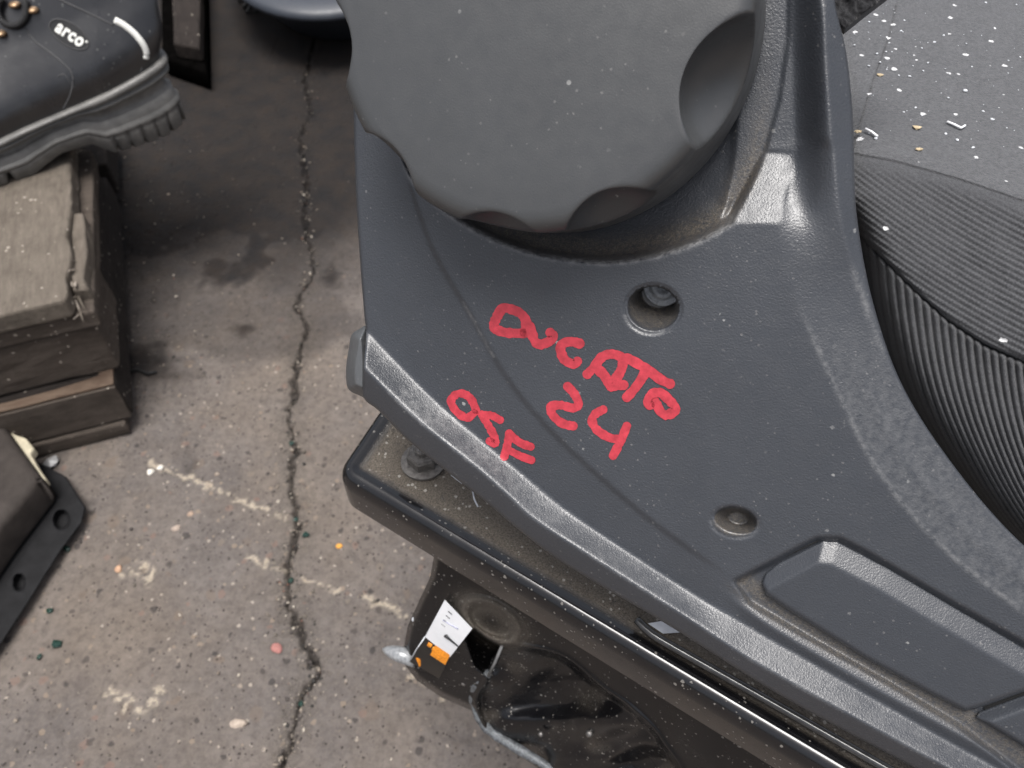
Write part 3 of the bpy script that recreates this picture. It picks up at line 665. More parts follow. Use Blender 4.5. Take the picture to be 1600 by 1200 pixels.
strokes('marker_writing', [
    Zc([(650, 725), (700, 780), (728, 850), (690, 878), (610, 858), (540, 862)]), Zc([(535, 865), (545, 920), (600, 975), (650, 995), (695, 1003)]),
    Z5([(1265, 685), (1230, 705), (1215, 735), (1235, 775), (1290, 810), (1345, 820)]), Z5([(1370, 758), (1345, 820), (1325, 860), (1308, 892)])], 13.8, 'red marker number 24')
strokes('marker_writing', [
    Z5([(690, 700), (655, 722), (610, 695), (585, 650), (605, 620), (640, 615), (675, 640), (698, 690)]),
    Z5([(805, 733), (765, 712), (722, 708)]), Z5([(722, 708), (745, 745), (775, 800), (782, 836), (756, 826)]),
    Z5([(845, 790), (838, 835), (822, 898)]), Z5([(848, 795), (890, 832), (942, 852)]), Z5([(850, 870), (895, 893), (945, 912)])], 12.6, 'red marker letters OSF')

# knob
DK = .036
kc = P(815, 10, dpanel(815, 10, .032))
# local axes: ku right in the picture, kv up
ku = RT-NW*(RT@NW); ku /= np.linalg.norm(ku); kv = np.cross(NW, ku)
pits = [math.atan2(-(y-20), x-830) for x, y in [(1118, 132), (966, 322), (784, 335), (612, 222), (528, 48), (600, -180), (760, -290), (950, -260), (1110, -80)]]
NS = 540; th = np.linspace(0, 2*math.pi, NS, endpoint=False)
prof = [(0.0, .0), (.2, .0), (.4, -.0001), (.6, -.0003), (.8, -.0006), (.9, -.0009), (.94, -.0013), (.965, -.0020), (.985, -.0032), (.998, -.0048)]
prof += [(.998+(.025)*((i+1)/22)**1.25, -.0048-(DK-.0048)*(i+1)/22) for i in range(22)]
prof = [(a, b) for a, b in prof]
RF = .0550
SCO = [(.0132, .0172, -.004), (.0092, .0138, -.008), (.0078, .0135, -.008), (.0080, .0130, -.006), (.0085, .0130, -.006), (.004, .014, -.01), (.005, .014, -.01), (.006, .015, -.01), (.010, .0165, -.01)]
den = []
for a, b in zip(prof[:-1], prof[1:]):
    n_ = 6 if a[0] < .9 else 2
    for i in range(n_): den.append((a[0]+(b[0]-a[0])*i/n_, a[1]+(b[1]-a[1])*i/n_))
den.append(prof[-1]); den.append((1.0, -.0365))
V = []
for r, z in den:
    rr = np.full(NS, r*RF); zz = np.full(NS, z)
    f = np.clip(-z/DK, 0, 1)
    for i, pa in enumerate(pits):                    # each grip is a scoop: a ball cut out of the rim
        dep, rc0, zc = SCO[i]
        rc2 = rc0*rc0-(z-zc)**2
        if rc2 <= 0 or r < .5: continue
        da = (th-pa+math.pi) % (2*math.pi)-math.pi; Dc = RF*1.02+rc0-dep
        disc = rc2-(Dc*np.sin(da))**2; ok = (disc > 0) & (np.abs(da) < 1)
        lim = np.where(ok, Dc*np.cos(da)-np.sqrt(np.maximum(disc, 0)), 9.0)
        # soft minimum so the edge of the scoop is rounded
        kk = .0034; hh_ = np.clip(.5+.5*(lim-rr)/kk, 0, 1); rr = np.where(lim < 1, lim*(1-hh_)+rr*hh_-kk*hh_*(1-hh_), rr)
    V.append(kc+np.outer(rr*np.cos(th), ku)+np.outer(rr*np.sin(th), kv)+np.outer(zz, NW))
V = np.vstack(V); nr = len(den); F = []
i_, j_ = np.meshgrid(np.arange(nr-1), np.arange(NS), indexing='ij'); jn = (j_+1) % NS
F = np.stack([i_*NS+j_, (i_+1)*NS+j_, (i_+1)*NS+jn, i_*NS+jn], -1).reshape(-1, 4)
knob = mesh_np('recliner_knob', V, F, M_KNOB, seat)
# spindle behind the knob
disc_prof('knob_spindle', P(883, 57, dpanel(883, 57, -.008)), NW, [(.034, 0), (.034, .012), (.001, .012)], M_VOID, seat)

# end cap at the trim's left edge
XX, YY = pgrid(532, 590, 500, 640, 1.5)
CAPP = cr([(545, 545), (549, 524), (560, 515), (574, 512), (580, 560), (578, 625), (566, 620), (546, 610), (541, 595), (541, 570)], 5, True)
sdc = sdpoly(XX, YY, CAPP)
hcap = -.004-.010*(1-np.clip(sdc/14, 0, 1)**.5)-.004*ss(0, -4, sdc); XX, YY = snap(XX, YY, sdc)
grid_mesh('end_cap', P(XX, YY, dpanel(XX, YY, hcap)), sdc > -3, M_CAP, seat)

# cushion fabric
cushd = lambda X, Y: .135/(.766-.643*(600-Y)/1200)
X2, Y2 = pgrid(1290, 1660, -60, 960, 1.5)
yf = np.interp(X2, [1300, 1335, 1400, 1500, 1600, 1700], [236, 240, 252, 280, 314, 350])           # fold between flat and bolster
ysm = np.interp(X2, [1300, 1340, 1380, 1430, 1480, 1540, 1600, 1700], [300, 365, 405, 455, 500, 540, 566, 600])  # dark seam
dflat = cushd(X2, Y2)
below = np.clip(Y2-yf, 0, None); dfold = cushd(X2, yf)
dpan = dpanel(X2, Y2)
dbol = dfold-.00001*below+.0000009*below**1.6
eX = np.interp(Y2, RIGHT[:, 1], RIGHT[:, 0])
rel = np.clip(X2-eX, -40, 400)
d0 = np.where(Y2 < yf, dflat, dbol)
dS = np.interp(X2, [1300, 1700], [.222, .222])
d0 = np.minimum(d0, 1.0)
D = np.where(Y2 < yf, dflat, dfold-.010*np.sin(np.clip(below/(ysm-yf+1), 0, 1)*math.pi*.5))
sb = np.clip(Y2-ysm, 0, None); base = dfold-.010
D = np.where(Y2 > ysm, base+.004*(1-np.exp(-sb/25))+.000035*sb-.006*np.sin(np.clip(sb/260, 0, 1)*math.pi), D)
D = blur(D, 7)
# never come in front of the trim edge: dip down beside it
D = np.maximum(D, dpan+.006)
D = D+.022*np.exp(-np.clip(rel, 0, None)/16)*ss(300, 420, Y2)+.004*np.exp(-np.clip(rel, 0, None)/14)
D += .0016*np.exp(-((Y2-ysm)/4.5)**2)
D += (fbm(X2/40, Y2/40, 3, 5)-.5)*.0012
# seam stitched in the flat cloth
smx = np.interp(Y2, [-60, 0, 60, 120, 170, 210, 240], [1410, 1402, 1388, 1366, 1350, 1338, 1332]); gsm = np.exp(-((X2-smx)/1.8)**2)*(Y2 < 236)*(.35+.65*vn(X2*.1, Y2*.35, 3)); D += gsm*.0012
gv = np.zeros(X2.shape)
# fine diagonal cords
an = np.deg2rad(41-8*np.clip((X2-1340)/260, 0, 1)); 
u1 = (Y2-262)*math.cos(R(37))-(X2-1335)*math.sin(R(37)); u1 = u1+((X2-1335)/260)**2*26
t1_ = (Y2-262)*math.sin(R(37))+(X2-1335)*math.cos(R(37))
mB = (Y2 > yf) & (Y2 < ysm)
hb = (.5+.5*np.cos(2*math.pi*u1/8.4)); hb2 = .5+.5*np.cos(2*math.pi*(t1_/6.0+.5*np.floor(u1/8.4)))
fadeB = ss(8, 34, below)
D += np.where(mB, (1-hb)*.00042*fadeB+(1-hb2)*.00016*fadeB, 0)
gB = np.where(mB, np.clip(1-hb*1.5, 0, 1)*fadeB*(.45+.55*hb2), 0)
# cords of the side
relr = np.clip(X2-eX, 0, None)
phi = X2-(eX-1350)*.80*np.exp(-relr/190)+.06*(Y2-500)
mR = Y2 >= ysm
hr = .5+.5*np.cos(2*math.pi*phi/13.2)
D += np.where(mR, (1-hr)**1.5*.0010, 0); gR = np.where(mR, np.clip(1-hr*1.9, 0, 1), 0)
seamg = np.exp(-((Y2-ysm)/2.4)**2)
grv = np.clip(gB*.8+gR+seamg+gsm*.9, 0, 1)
PT = P(X2, Y2, D); inF = rel > -26
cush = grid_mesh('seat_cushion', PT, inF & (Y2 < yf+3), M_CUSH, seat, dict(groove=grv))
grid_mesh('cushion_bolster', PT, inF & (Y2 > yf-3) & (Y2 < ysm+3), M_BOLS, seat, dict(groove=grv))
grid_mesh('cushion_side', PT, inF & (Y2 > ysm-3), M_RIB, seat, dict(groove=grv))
# black cloth of the backrest at the top
XX, YY = pgrid(1280, 1480, -90, 70, 2)
BK = [(1280, -90), (1290, 20), (1318, 54), (1350, 28), (1392, -4), (1470, -70), (1470, -90)]
sb_ = sdpoly(XX, YY, BK)
dbk = .205+.012*ss(8, -8, sb_)+(fbm(XX/14, YY/14, 3, 2)-.5)*.003; XX, YY = snap(XX, YY, sb_)
grid_mesh('backrest_cloth', P(XX, YY, dbk), sb_ > -5, M_BACK, seat, dict(groove=0*XX))

# debris on the cloth
def cloth_pt(x, y, up=.0006): return P(x, y, float(cushd(x, y))-up)
for pts, lb in (([(1352, 201), (1362, 206), (1371, 213)], 'white plastic sliver lying near the trim edge on the grey cushion'), ([(1480, 190), (1492, 195), (1502, 200), (1508, 196)], 'larger white hooked plastic sliver in the middle of the grey cushion')):
    o = tube('plastic_sliver', [cloth_pt(*p, .0014) for p in pts], .00042, M_WHITE, None, 5); setp(o, lb, 'plastic sliver', 'white slivers on the cushion')
M_CHIP = simple('pale wood chip', (.42, .34, .22), .8, 0, 900, .4)
for i, (x, y, r, lb) in enumerate(((1376, 117, .0013, 'tan wood crumb on the cushion seam'), (1433, 199, .0015, 'tan wood crumb in the middle of the grey cushion'), (1436, 233, .0011, 'small orange tan crumb just above the cushion fold'), (1340, 205, .0013, 'tan crumb tucked at the trim edge by the cushion'))):
    bm = rock_bm(r*.75, .5, i+90); 
    for v in bm.verts: v.co.x *= 1.5
    setp(bm_obj('wood_crumb', bm, M_CHIP, None, False, cloth_pt(x, y)), lb, 'crumb', 'crumbs on the cushion')
fl = [cloth_pt(x, y, .0003) for x, y in [(1408, 48), (1430, 62), (1438, 66), (1460, 66), (1510, 68), (1542, 79), (1398, 20), (1393, 50), (1389, 67), (1370, 84), (1450, 98), (1545, 125), (1412, 175), (1417, 173), (1506, 54), (1335, 70)]]
fl += [cloth_pt(random.uniform(1335, 1600), random.uniform(0, 235), .0003) for _ in range(70)]
setp(scatter('lint', fl, .0002, .0008, M_CHROME, ''), 'white lint and dust specks on the grey cushion', 'lint', None, 'stuff')

# ---- seat base: black pressed steel plate
ZF = .33
A_ = G(519, 738, ZF)[:2]; B_ = G(1680, 1442, ZF)[:2]; Cc = G(1900, 1050, ZF)[:2]; D_ = G(770, 372, ZF)[:2]
def rounded(poly, r, n=8):
    out = []; m = len(poly)
    for i in range(m):
        p = np.array(poly[i]); a = np.array(poly[i-1])-p; b = np.array(poly[(i+1) % m])-p
        a /= np.linalg.norm(a); b /= np.linalg.norm(b); ang = math.acos(np.clip(a@b, -1, 1)); t = r/math.tan(ang/2)
        c = p+(a+b)/np.linalg.norm(a+b)*r/math.sin(ang/2); p0 = p+a*t; p1 = p+b*t
        a0 = math.atan2(*(p0-c)[::-1]); a1 = math.atan2(*(p1-c)[::-1]); dA = (a1-a0+math.pi) % (2*math.pi)-math.pi
        for k in range(n+1): out.append(c+r*np.array([math.cos(a0+dA*k/n), math.sin(a0+dA*k/n)]))
    return out
def plate(name, poly, r, prof, mat, parent, dirtfn):
    V = []; dv = []; n = None; m = len(poly)
    dense_sides = 60
    for ins, z in prof:
        ctr = []
        # inset polygon
        pp = []
        for i in range(m):
            p = np.array(poly[i]); a = np.array(poly[i-1]); b = np.array(poly[(i+1) % m])
            e1_ = (p-a)/np.linalg.norm(p-a); e2_ = (b-p)/np.linalg.norm(b-p); n1 = np.array([-e1_[1], e1_[0]]); n2 = np.array([-e2_[1], e2_[0]])
            pp.append(p+(n1+n2)/(1+n1@n2)*ins)
        rp = rounded(pp, max(r-ins, .0015)); ring = []
        for i in range(len(rp)):
            a = rp[i]; b = rp[(i+1) % len(rp)]; L = np.linalg.norm(b-a)
            k = dense_sides if (i % 9) == 8 else 1
            for j in range(k): ring.append(a+(b-a)*j/k)
        n = len(ring)
        for q in ring: V.append([q[0], q[1], z]); dv.append(dirtfn(ins, z))
    F = []
    for i in range(len(prof)-1):
        for k in range(n): F.append((i*n+k, i*n+(k+1) % n, (i+1)*n+(k+1) % n, (i+1)*n+k))
    V.append([*np.mean([v[:2] for v in V[-n:]], axis=0), prof[-1][1]]); dv.append(1); c = len(V)-1; b0 = (len(prof)-1)*n
    for k in range(n): F.append((b0+k, b0+(k+1) % n, c, c))
    V = np.array(V)-org(parent); bm = bmesh.new(); vs = [bm.verts.new(v) for v in V]
    for f in F: bm.faces.new([vs[j] for j in dict.fromkeys(f)])
    bmesh.ops.recalc_face_normals(bm, faces=bm.faces)
    o = bm_obj(name, bm, mat, parent, True); at = o.data.attributes.new('dirt', 'FLOAT', 'POINT'); at.data.foreach_set('value', np.array(dv, np.float32))
    return o
pr = [(.0, ZF-.0215), (0, ZF-.0080), (.0002, ZF-.0060), (.0008, ZF-.0038), (.0018, ZF-.0019), (.0030, ZF-.0007), (.0042, ZF-.0001), (.0050, ZF), (.0060, ZF-.0003), (.0076, ZF-.0012), (.0095, ZF-.0021), (.0115, ZF-.0025), (.014, ZF-.0026), (.02, ZF-.0026), (.03, ZF-.0026), (.045, ZF-.0026)]
poly4 = [tuple(A_), tuple(B_), tuple(Cc), tuple(D_)]
def area(p): return sum(p[i][0]*p[(i+1) % 4][1]-p[(i+1) % 4][0]*p[i][1] for i in range(4))
if area(poly4) < 0: poly4 = poly4[::-1]
basep = plate('seat_base', poly4, .010, pr, M_BLACK, seat, lambda i, z: 0.0 if i < .0090 else (.4 if i < .0112 else 1.0))
ax = (B_-A_)/np.linalg.norm(B_-A_)
def hexbolt(c, r, mat, parent):
    bm = bmesh.new(); rows = []
    for (k, z, sg) in ((1.55, 0, 0), (1.55, .0012, 0), (1.15, .0016, 0), (1.0, .0016, 6), (1.0, .006, 6), (.86, .0072, 6), (.45, .0072, 0), (.45, .0095, 0), (.36, .0102, 0)):
        ring = []
        for t in range(24):
            a = t*math.pi/12; rr = r*k
            if sg: rr *= math.cos(math.pi/6)/math.cos((a % (math.pi/3))-math.pi/6)*1.1
            ring.append(bm.verts.new((c[0]+rr*math.cos(a+.3)-org(parent)[0], c[1]+rr*math.sin(a+.3)-org(parent)[1], c[2]+z-org(parent)[2])))
        rows.append(ring)
    for a, b in zip(rows, rows[1:]):
        for t in range(24): bm.faces.new((a[t], a[(t+1) % 24], b[(t+1) % 24], b[t]))
    bm.faces.new(rows[-1]); bmesh.ops.recalc_face_normals(bm, faces=bm.faces)
    return bm_obj('hex_bolt', bm, mat, parent, False)
hexbolt(G(662, 722, ZF-.002), .0062, M_DARKMETAL, basep)
# inner slide rail running along the plate
rl = [G(x, y, ZF+.002) for x, y in [(995, 968), (1012, 985), (1044, 1006), (1210, 1100), (1390, 1203), (1560, 1300)]]
tube('slide_rail', cr(rl, 4), .0016, simple('rail steel', (.10, .10, .10), .2, .6, 300, .3), basep, 8)
sl_ = [tuple(G(x, y, ZF+.0018)[:2]) for x, y in [(998, 966), (1046, 1004), (1212, 1098), (1390, 1200), (1560, 1296), (1640, 1270), (1500, 1180), (1100, 950), (1040, 930)]]
so_ = slab('rail_cover', sl_, ZF-.001, ZF+.0018, .0006, M_BLACK, basep)
at = so_.data.attributes.new('dirt', 'FLOAT', 'POINT'); at.data.foreach_set('value', [.75]*len(so_.data.vertices))
mesh_np('painted_glint', [G(x, y, ZF+.0030) for x, y in [(1012, 974), (1036, 970), (1066, 988), (1036, 990)]], [[0, 3, 2, 1]], M_CHROME, basep)  # bright sheet added to stand for a highlight by the rail
for pts in ([(738, 765), (741, 780), (747, 792)], [(705, 742), (722, 755)]):
    tube('thread', [G(x, y, ZF+.004) for x, y in pts], .00035, M_CHROME, seat, 5)

# ---- leg bracket below the plate
dfun = tps([(560, 780, .355), (690, 860, .348), (672, 905, .362), (633, 990, .395), (628, 1045, .405), (690, 1092, .415), (770, 1150, .410), (870, 1215, .40), (760, 980, .362), (900, 960, .328), (1000, 1030, .314), (1150, 1120, .298), (1300, 1210, .290), (1450, 1290, .285), (850, 1060, .372), (950, 1130, .352), (1100, 1200, .325), (1250, 1290, .315), (740, 1060, .392), (1000, 1300, .38)])
X3, Y3 = pgrid(610, 1480, 790, 1280, 2)
BR = [(665, 830), (678, 868), (672, 902), (655, 938), (637, 978), (631, 1010), (633, 1040), (652, 1064), (690, 1090), (736, 1110), (752, 1140), (815, 1182), (870, 1222), (900, 1290), (1500, 1290), (1480, 1180), (700, 790)]
s_b = sdpoly(X3, Y3, np.array(BR, float)); D3 = dfun(X3, Y3)
D3 = D3+.03*ss(12, 0, s_b)**2*.25+np.where(s_b < 0, -s_b*.004, 0)
# stamped ring
cb, sb2 = math.cos(R(30)), math.sin(R(30)); ex = (X3-768)*cb+(Y3-970)*sb2; ey = -(X3-768)*sb2+(Y3-970)*cb; q = np.sqrt((ex/50)**2+(ey/27)**2)
D3 += -.0035*np.exp(-((q-.95)/.16)**2)+.004*(1-ss(.6, .85, q))
# opening
HO = [(724, 990), (742, 981), (765, 998), (787, 1010), (774, 1034), (764, 1060), (742, 1040)]; sh = sdpoly(X3, Y3, np.array(HO, float)); D3 += .045*ss(-1, 5, sh)
# recess of the lower leg with crumpled film look
RC = cr([(775, 1010), (830, 1012), (885, 1030), (940, 1075), (990, 1110), (1035, 1160), (1060, 1230), (900, 1270), (800, 1190), (760, 1140), (745, 1090), (762, 1058)], 5, True)
src = sdpoly(X3, Y3, RC); inr = ss(-4, 8, src)
D3 += .010*inr-.003*np.exp(-(src/4.5)**2)
ar = (X3-760)*.55+(Y3-1020)*.9
cr_n = fbm(X3/34+Y3/90, Y3/26, 3, 12); ridg = np.abs(cr_n-.5)*2
c2_ = fbm(X3/110+Y3/160, Y3/60, 2, 31); D3 += inr*((c2_-.5)*.034+(cr_n-.5)*.0015)
dirtb = np.clip(.75*np.exp(-((q-.8)/.5)**2)+inr*ss(.5, .8, fbm(X3/60, Y3/40, 3, 8))*.25, 0, 1)
X3, Y3 = snap(X3, Y3, s_b)
bk = grid_mesh('leg_bracket', P(X3, Y3, D3), s_b > -5, mk_black('bracket paint', (.005, .005, .006), .16), seat, dict(dirt=dirtb))
bvh = BVHTree.FromObject(bk, bpy.context.evaluated_depsgraph_get()) if False else None
def onb(x, y, up=.001): return P(x, y, float(np.interp(0, [0], [0]))+float(dfun(x, y))-up)
for L in ([(868, 928), (920, 960), (985, 1010), (1030, 1036)], [(858, 950), (890, 975), (940, 1012), (975, 1035)]):
    cc_ = cr(L, 4); tube('blue_mark', [onb(x, y, .0000) for x, y in cc_], .0011, M_BLUEINK, bk, 6)
edge = cr([(764, 1052), (745, 1066), (738, 1088), (744, 1112), (762, 1138), (790, 1158), (830, 1182), (880, 1212), (920, 1240)], 5)
tube('bracket_rim', [P(x, y, float(dfun(x, y))+.004) for x, y in edge], .0022, simple('scuffed grey edge', (.13, .14, .15), .18, .2, 500, .5, .0004), bk, 8, True, list(.6+.9*vn(np.arange(len(edge))*.6, np.zeros(len(edge)), 4)))
for x, y, r in ((725, 1067, .0016), (845, 1147, .0015), (921, 1146, .0019)):  # beads added for the light ground showing through small holes
    p = P(x, y, float(dfun(x, y))+.002); bm = bmesh.new(); bmesh.ops.create_uvsphere(bm, u_segments=14, v_segments=8, radius=r)
    bm_obj('light_bead', bm, M_LIGHT_BEAD, bk, True, p-org(bk))
# wire by the opening
tube('wire', [P(x, y, float(dfun(x, y))-.001) for x, y in [(784, 1010), (774, 1034), (763, 1056)]], .0008, simple('grey wire', (.2, .2, .2), .4), bk, 6)
# pin sticking out at the left
p0 = P(650, 1030, .402); p1 = P(598, 1014, .408)
tube('pin', [p0, p0+(p1-p0)*.55, p0+(p1-p0)*.75, p0+(p1-p0)*.9, p1], .0040, simple('scuffed pin', (.30, .31, .32), .3, .2, 500, .35), bk, 14, True, [1.1, 1.0, .8, .5, .15])
for x, y in ((648, 968), (657, 976)):
    bm = bmesh.new(); bmesh.ops.create_uvsphere(bm, u_segments=10, v_segments=6, radius=.0016); bm_obj('light_bead', bm, M_CHROME, bk, True, P(x, y, .392)-org(bk))  # bright beads added in place of small highlights
# label wrapped on the bracket
def patch(name, quad, d, mat, parent, n=10, bulge=.002, thick=.0003):
    V = []; F = []; a, b, c_, e = [np.array(v, float) for v in quad]
    for i in range(n+1):
        for j in range(n+1):
            u = i/n; v = j/n; p = (a*(1-u)+b*u)*(1-v)+(e*(1-u)+c_*u)*v
            V.append(P(p[0], p[1], d(p[0], p[1])-bulge*math.sin(math.pi*v)))
    for i in range(n):
        for j in range(n): q_ = i*(n+1)+j; F.append((q_, q_+1, q_+n+2, q_+n+1))
    return mesh_np(name, V, F, mat, parent)
dl2 = lambda x, y: float(dfun(x, y))-.0045
lab = patch('sticker', [(695, 937), (738, 982), (703, 1027), (664, 995)], dl2, M_WHITE, bk); lab['label'] = 'white sticker with an orange printed block'
patch('sticker_print', [(680, 1008), (704, 1022), (689, 1052), (665, 1037)], lambda x, y: dl2(x, y)-.0001, M_ORANGE, bk, bulge=.0014)
patch('sticker_print', [(647, 1021), (657, 1017), (667, 1032), (655, 1042)], lambda x, y: dl2(x, y)-.0001, M_ORANGE, bk, bulge=.001)
for q0 in range(4):
    tube('sticker_mark', [P(x, y, dl2(x, y)-.0019) for x, y in [(700-q0*3.5, 955+q0*6.5), (706-q0*3.5, 960+q0*6.5)]], .00018, M_INK, lab, 4)
for a0, b0 in ((670, 1003), (677, 1010)):
    patch('sticker_print', [(a0, b0), (a0+6, b0+4), (a0+2, b0+11), (a0-4, b0+7)], lambda x, y: dl2(x, y)-.00012, M_ORANGE, bk, bulge=.001)
patch('sticker_base', [(663, 996), (703, 1027), (686, 1060), (640, 1034)], lambda x, y: dl2(x, y)+.0004, simple('black label', (.02, .018, .016), .3), bk)
tube('sticker_edge', [P(x, y, dl2(x, y)-.001) for x, y in [(664, 995), (652, 1013), (642, 1030)]], .0004, M_CHROME, bk, 5)
tube('sticker_mark', [P(x, y, dl2(x, y)-.0022) for x, y in [(696, 992), (702, 998), (716, 1010)]], .0006, M_INK, lab, 5, True, [2.2, 1.2, .6])
tube('sticker_mark', [P(x, y, dl2(x, y)-.0020) for x, y in [(692, 969), (716, 983)]], .0003, simple('faint print', (.45, .46, .60), .5), lab, 5)

# ------------------------------------------------------------------ the boot
boot = empty('work_boot', (-.343, .732, .16), 'black leather work boot with white heel piping on the pallet', 'boot')
TO = R(205); tx = np.array([math.cos(TO), math.sin(TO), 0]); sx = np.array([-math.sin(TO)*-1*-1, 0, 0])
sx = np.array([-tx[1]*-1*-1, 0, 0]); sx = np.array([-tx[1], tx[0], 0])
if sx[1] > 0: sx = -sx                               # towards the camera
BO = np.array([-.343, .732, .16])
def halfw(x, side=1):
    L = .305; x = np.asarray(x, float)
    base = np.interp(x, [0, .01, .03, .06, .10, .14, .20, .24, .27, .295, .305], [0, .019, .0325, .037, .036, .038, .050, .0515, .045, .026, 0])
    return base
NR = 360
tt = np.linspace(0, 2*math.pi, NR, endpoint=False)
def outline(x0, x1, wf):
    # superellipse param: x from rear to toe, returns (x, y)
    xs = (x0+x1)/2-(x1-x0)/2*np.cos(tt); ysn = np.sin(tt)
    k = (xs-x0)/(x1-x0)
    return xs, wf(k, xs)*np.sign(ysn)*np.abs(np.sin(tt))**.62
def sole_w(k, xs): return np.interp(xs, [-.01, .03, .06, .10, .14, .20, .25, .30, .32], [.030, .0355, .037, .034, .036, .049, .051, .044, .03])
ztop = lambda x: np.interp(x, [-.01, .0, .05, .10, .16, .22, .31], [.074, .072, .062, .052, .042, .038, .044])
zbot = lambda x: np.interp(x, [-.01, .0, .02, .075, .09, .12, .15, .25, .31], [.008, .004, 0, 0, .014, .013, .0, .0, .014])
sole_prof = [(-.012, 0), (-.001, 0), (.0008, .02), (.001, .22), (.0015, .27), (.0005, .30), (.0022, .33), (.0024, .38), (.0, .41), (-.001, .44), (-.0015, .56), (-.0055, .58), (-.007, .64), (-.007, .72), (-.005, .77), (.0015, .79), (.0025, .83), (-.001, .85), (-.001, .88), (.0035, .90), (.0042, .94), (.003, .985), (-.001, 1.0), (-.010, 1.0)]
V = []
for off, f in sole_prof:
    xs, ys_ = outline(0-off*.9, .305+off, lambda k, x: sole_w(k, x)+off)
    z = zbot(xs)+(ztop(xs)-zbot(xs))*f
    if f < .32:                                      # tread blocks notch the lower edge
        per = np.where((xs < .08), np.abs(((xs+.004)/.0135) % 1-.5), np.abs((xs/.02) % 1-.5)); notch = np.clip((.11-per)/.02, 0, 1)
        rear = (xs < .08) | (xs > .15)
        z = z+notch*rear*(.008 if f < .1 else .0); ys_ = ys_-np.sign(ys_)*notch*rear*.0035
    V.append(BO+np.outer(xs, tx)+np.outer(ys_, sx)+np.outer(z, [0, 0, 1]))
V = np.vstack(V)
def rings(nr, N=NR):
    i_, j_ = np.meshgrid(np.arange(nr-1), np.arange(N), indexing='ij'); jn = (j_+1) % N
    return np.stack([i_*N+j_, i_*N+jn, (i_+1)*N+jn, (i_+1)*N+j_], -1).reshape(-1, 4)
def solid(name, V, nr, mat, parent, N=NR, capb=True, capt=True):
    bm = bmesh.new(); vs = [bm.verts.new(v) for v in (V-org(parent))]
    for f in rings(nr, N): bm.faces.new([vs[j] for j in f])
    if capb: bm.faces.new([vs[j] for j in range(N)])
    if capt: bm.faces.new([vs[(nr-1)*N+j] for j in range(N)])
    bmesh.ops.recalc_face_normals(bm, faces=bm.faces); return bm_obj(name, bm, mat, parent, True)
ms = Mt('worn sole rubber'); ms.set(Base_Color=ms.mix(ms.ramp(ms.noise(60, 5, .7), (.35, .65)), (.10, .098, .093), (.17, .165, .155)), Roughness=ms.ramp(ms.noise(90, 4), (.3, .7, .35, .6))); ms.bump(ms.noise(500, 4, .7), .0003, .7)
solid('sole', V, len(sole_prof), ms.m, boot)
ml = Mt('black leather')
sp_l, _ = ml.speck(500, .03, .3)
ml.set(Base_Color=ml.mix(ml.math('MULTIPLY', sp_l, .5), ml.mix(ml.ramp(ml.noise(50, 5, .7), (.4, .8)), (.007, .007, .009), (.018, .0185, .02)), (.3, .3, .28)), Roughness=ml.ramp(ml.noise(40, 5, .7), (.3, .7, .24, .42)))
ml.b.inputs['Coat Weight'].default_value = 1; ml.b.inputs['Coat Roughness'].default_value = .30; ml.b.inputs['Coat IOR'].default_value = 1.5
ml.bump(ml.math('ADD', ml.math('MULTIPLY', ml.noise(24, 2, .5), 1.0), ml.math('MULTIPLY', ml.noise(900, 3, .6), .12)), .0016, .8)
V = []; lev = np.linspace(0, 1, 34)
for f in lev:
    hz = f*.125
    xb = np.interp(hz, [0, .02, .045, .08, .125], [.004, -.008, -.013, -.008, -.002])
    xf = np.interp(hz, [0, .02, .04, .06, .085, .125], [.298, .285, .245, .195, .150, .128])
    wk = np.interp(hz, [0, .015, .035, .06, .09, .125], [1.0, 1.07, .98, .82, .76, .82])
    def wf(k, x, wk=wk, hz=hz):
        s_ = sole_w(k, x)-.003
        ank = np.interp(k, [0, .25, .6, 1], [.030, .037, .037, .028])
        m_ = np.interp(hz, [0, .05, .10], [0, .45, 1]); return (s_*(1-m_)+ank*m_)*wk*np.interp(k, [0, .1, 1], [.95, 1, 1])
    xs, ys_ = outline(xb, xf, wf)
    z = ztop(xs)*(1-.0*f)-.001+hz*np.interp(xs, [0, .10, .2, .3], [1, 1.0, .92, .75])
    V.append(BO+np.outer(xs, tx)+np.outer(ys_-.22*hz-.30*max(hz-.025, 0), sx)+np.outer(z, [0, 0, 1]))
V = np.vstack(V); Vup = V.copy()
up_o = solid('upper', V, len(lev), ml.m, boot, NR, False, False)
top = V[-NR:]
solid('collar', np.vstack([top, top+[0, 0, .004]+(top-top.mean(0))*.06, top+[0, 0, .014]+(top-top.mean(0))*.09, top+[0, 0, .022]+(top-top.mean(0))*.04, top+[0, 0, .024]-(top-top.mean(0))*.06, top+[0, 0, .012]-(top-top.mean(0))*.14, top-[0, 0, .02]-(top-top.mean(0))*.14]), 7, simple('padded grey brown collar', (.10, .09, .085), .7, 0, 300, .4, .0006), boot, NR, False, True)
b3 = BVHTree.FromPolygons([tuple(v) for v in Vup], [tuple(f) for f in rings(len(lev))])
def hit(px, py, off=.0006):
    r = ray(px, py); loc, nrm, i, d = b3.ray_cast(Vector(C0), Vector(r).normalized())
    if loc is None: return None
    if nrm.dot(Vector(r)) > 0: nrm = -nrm
    return np.array(loc+nrm*off)
def on_boot(name, pts, r, mat, taper=None, off=.0004, n=8, flat=None):
    q = [hit(x, y, off) for x, y in pts]; q = [a for a in q if a is not None]
    if len(q) > 1:
        return tube(name, q, r, mat, boot, n, True, taper[:len(q)] if taper is not None else None)
M_PIPE = simple('white reflective piping', (.85, .85, .80), .5, 0, 300, .04)
pp_ = cr([(179, 31), (195, 40), (212, 54), (224, 70), (229, 82), (228, 92)], 5)
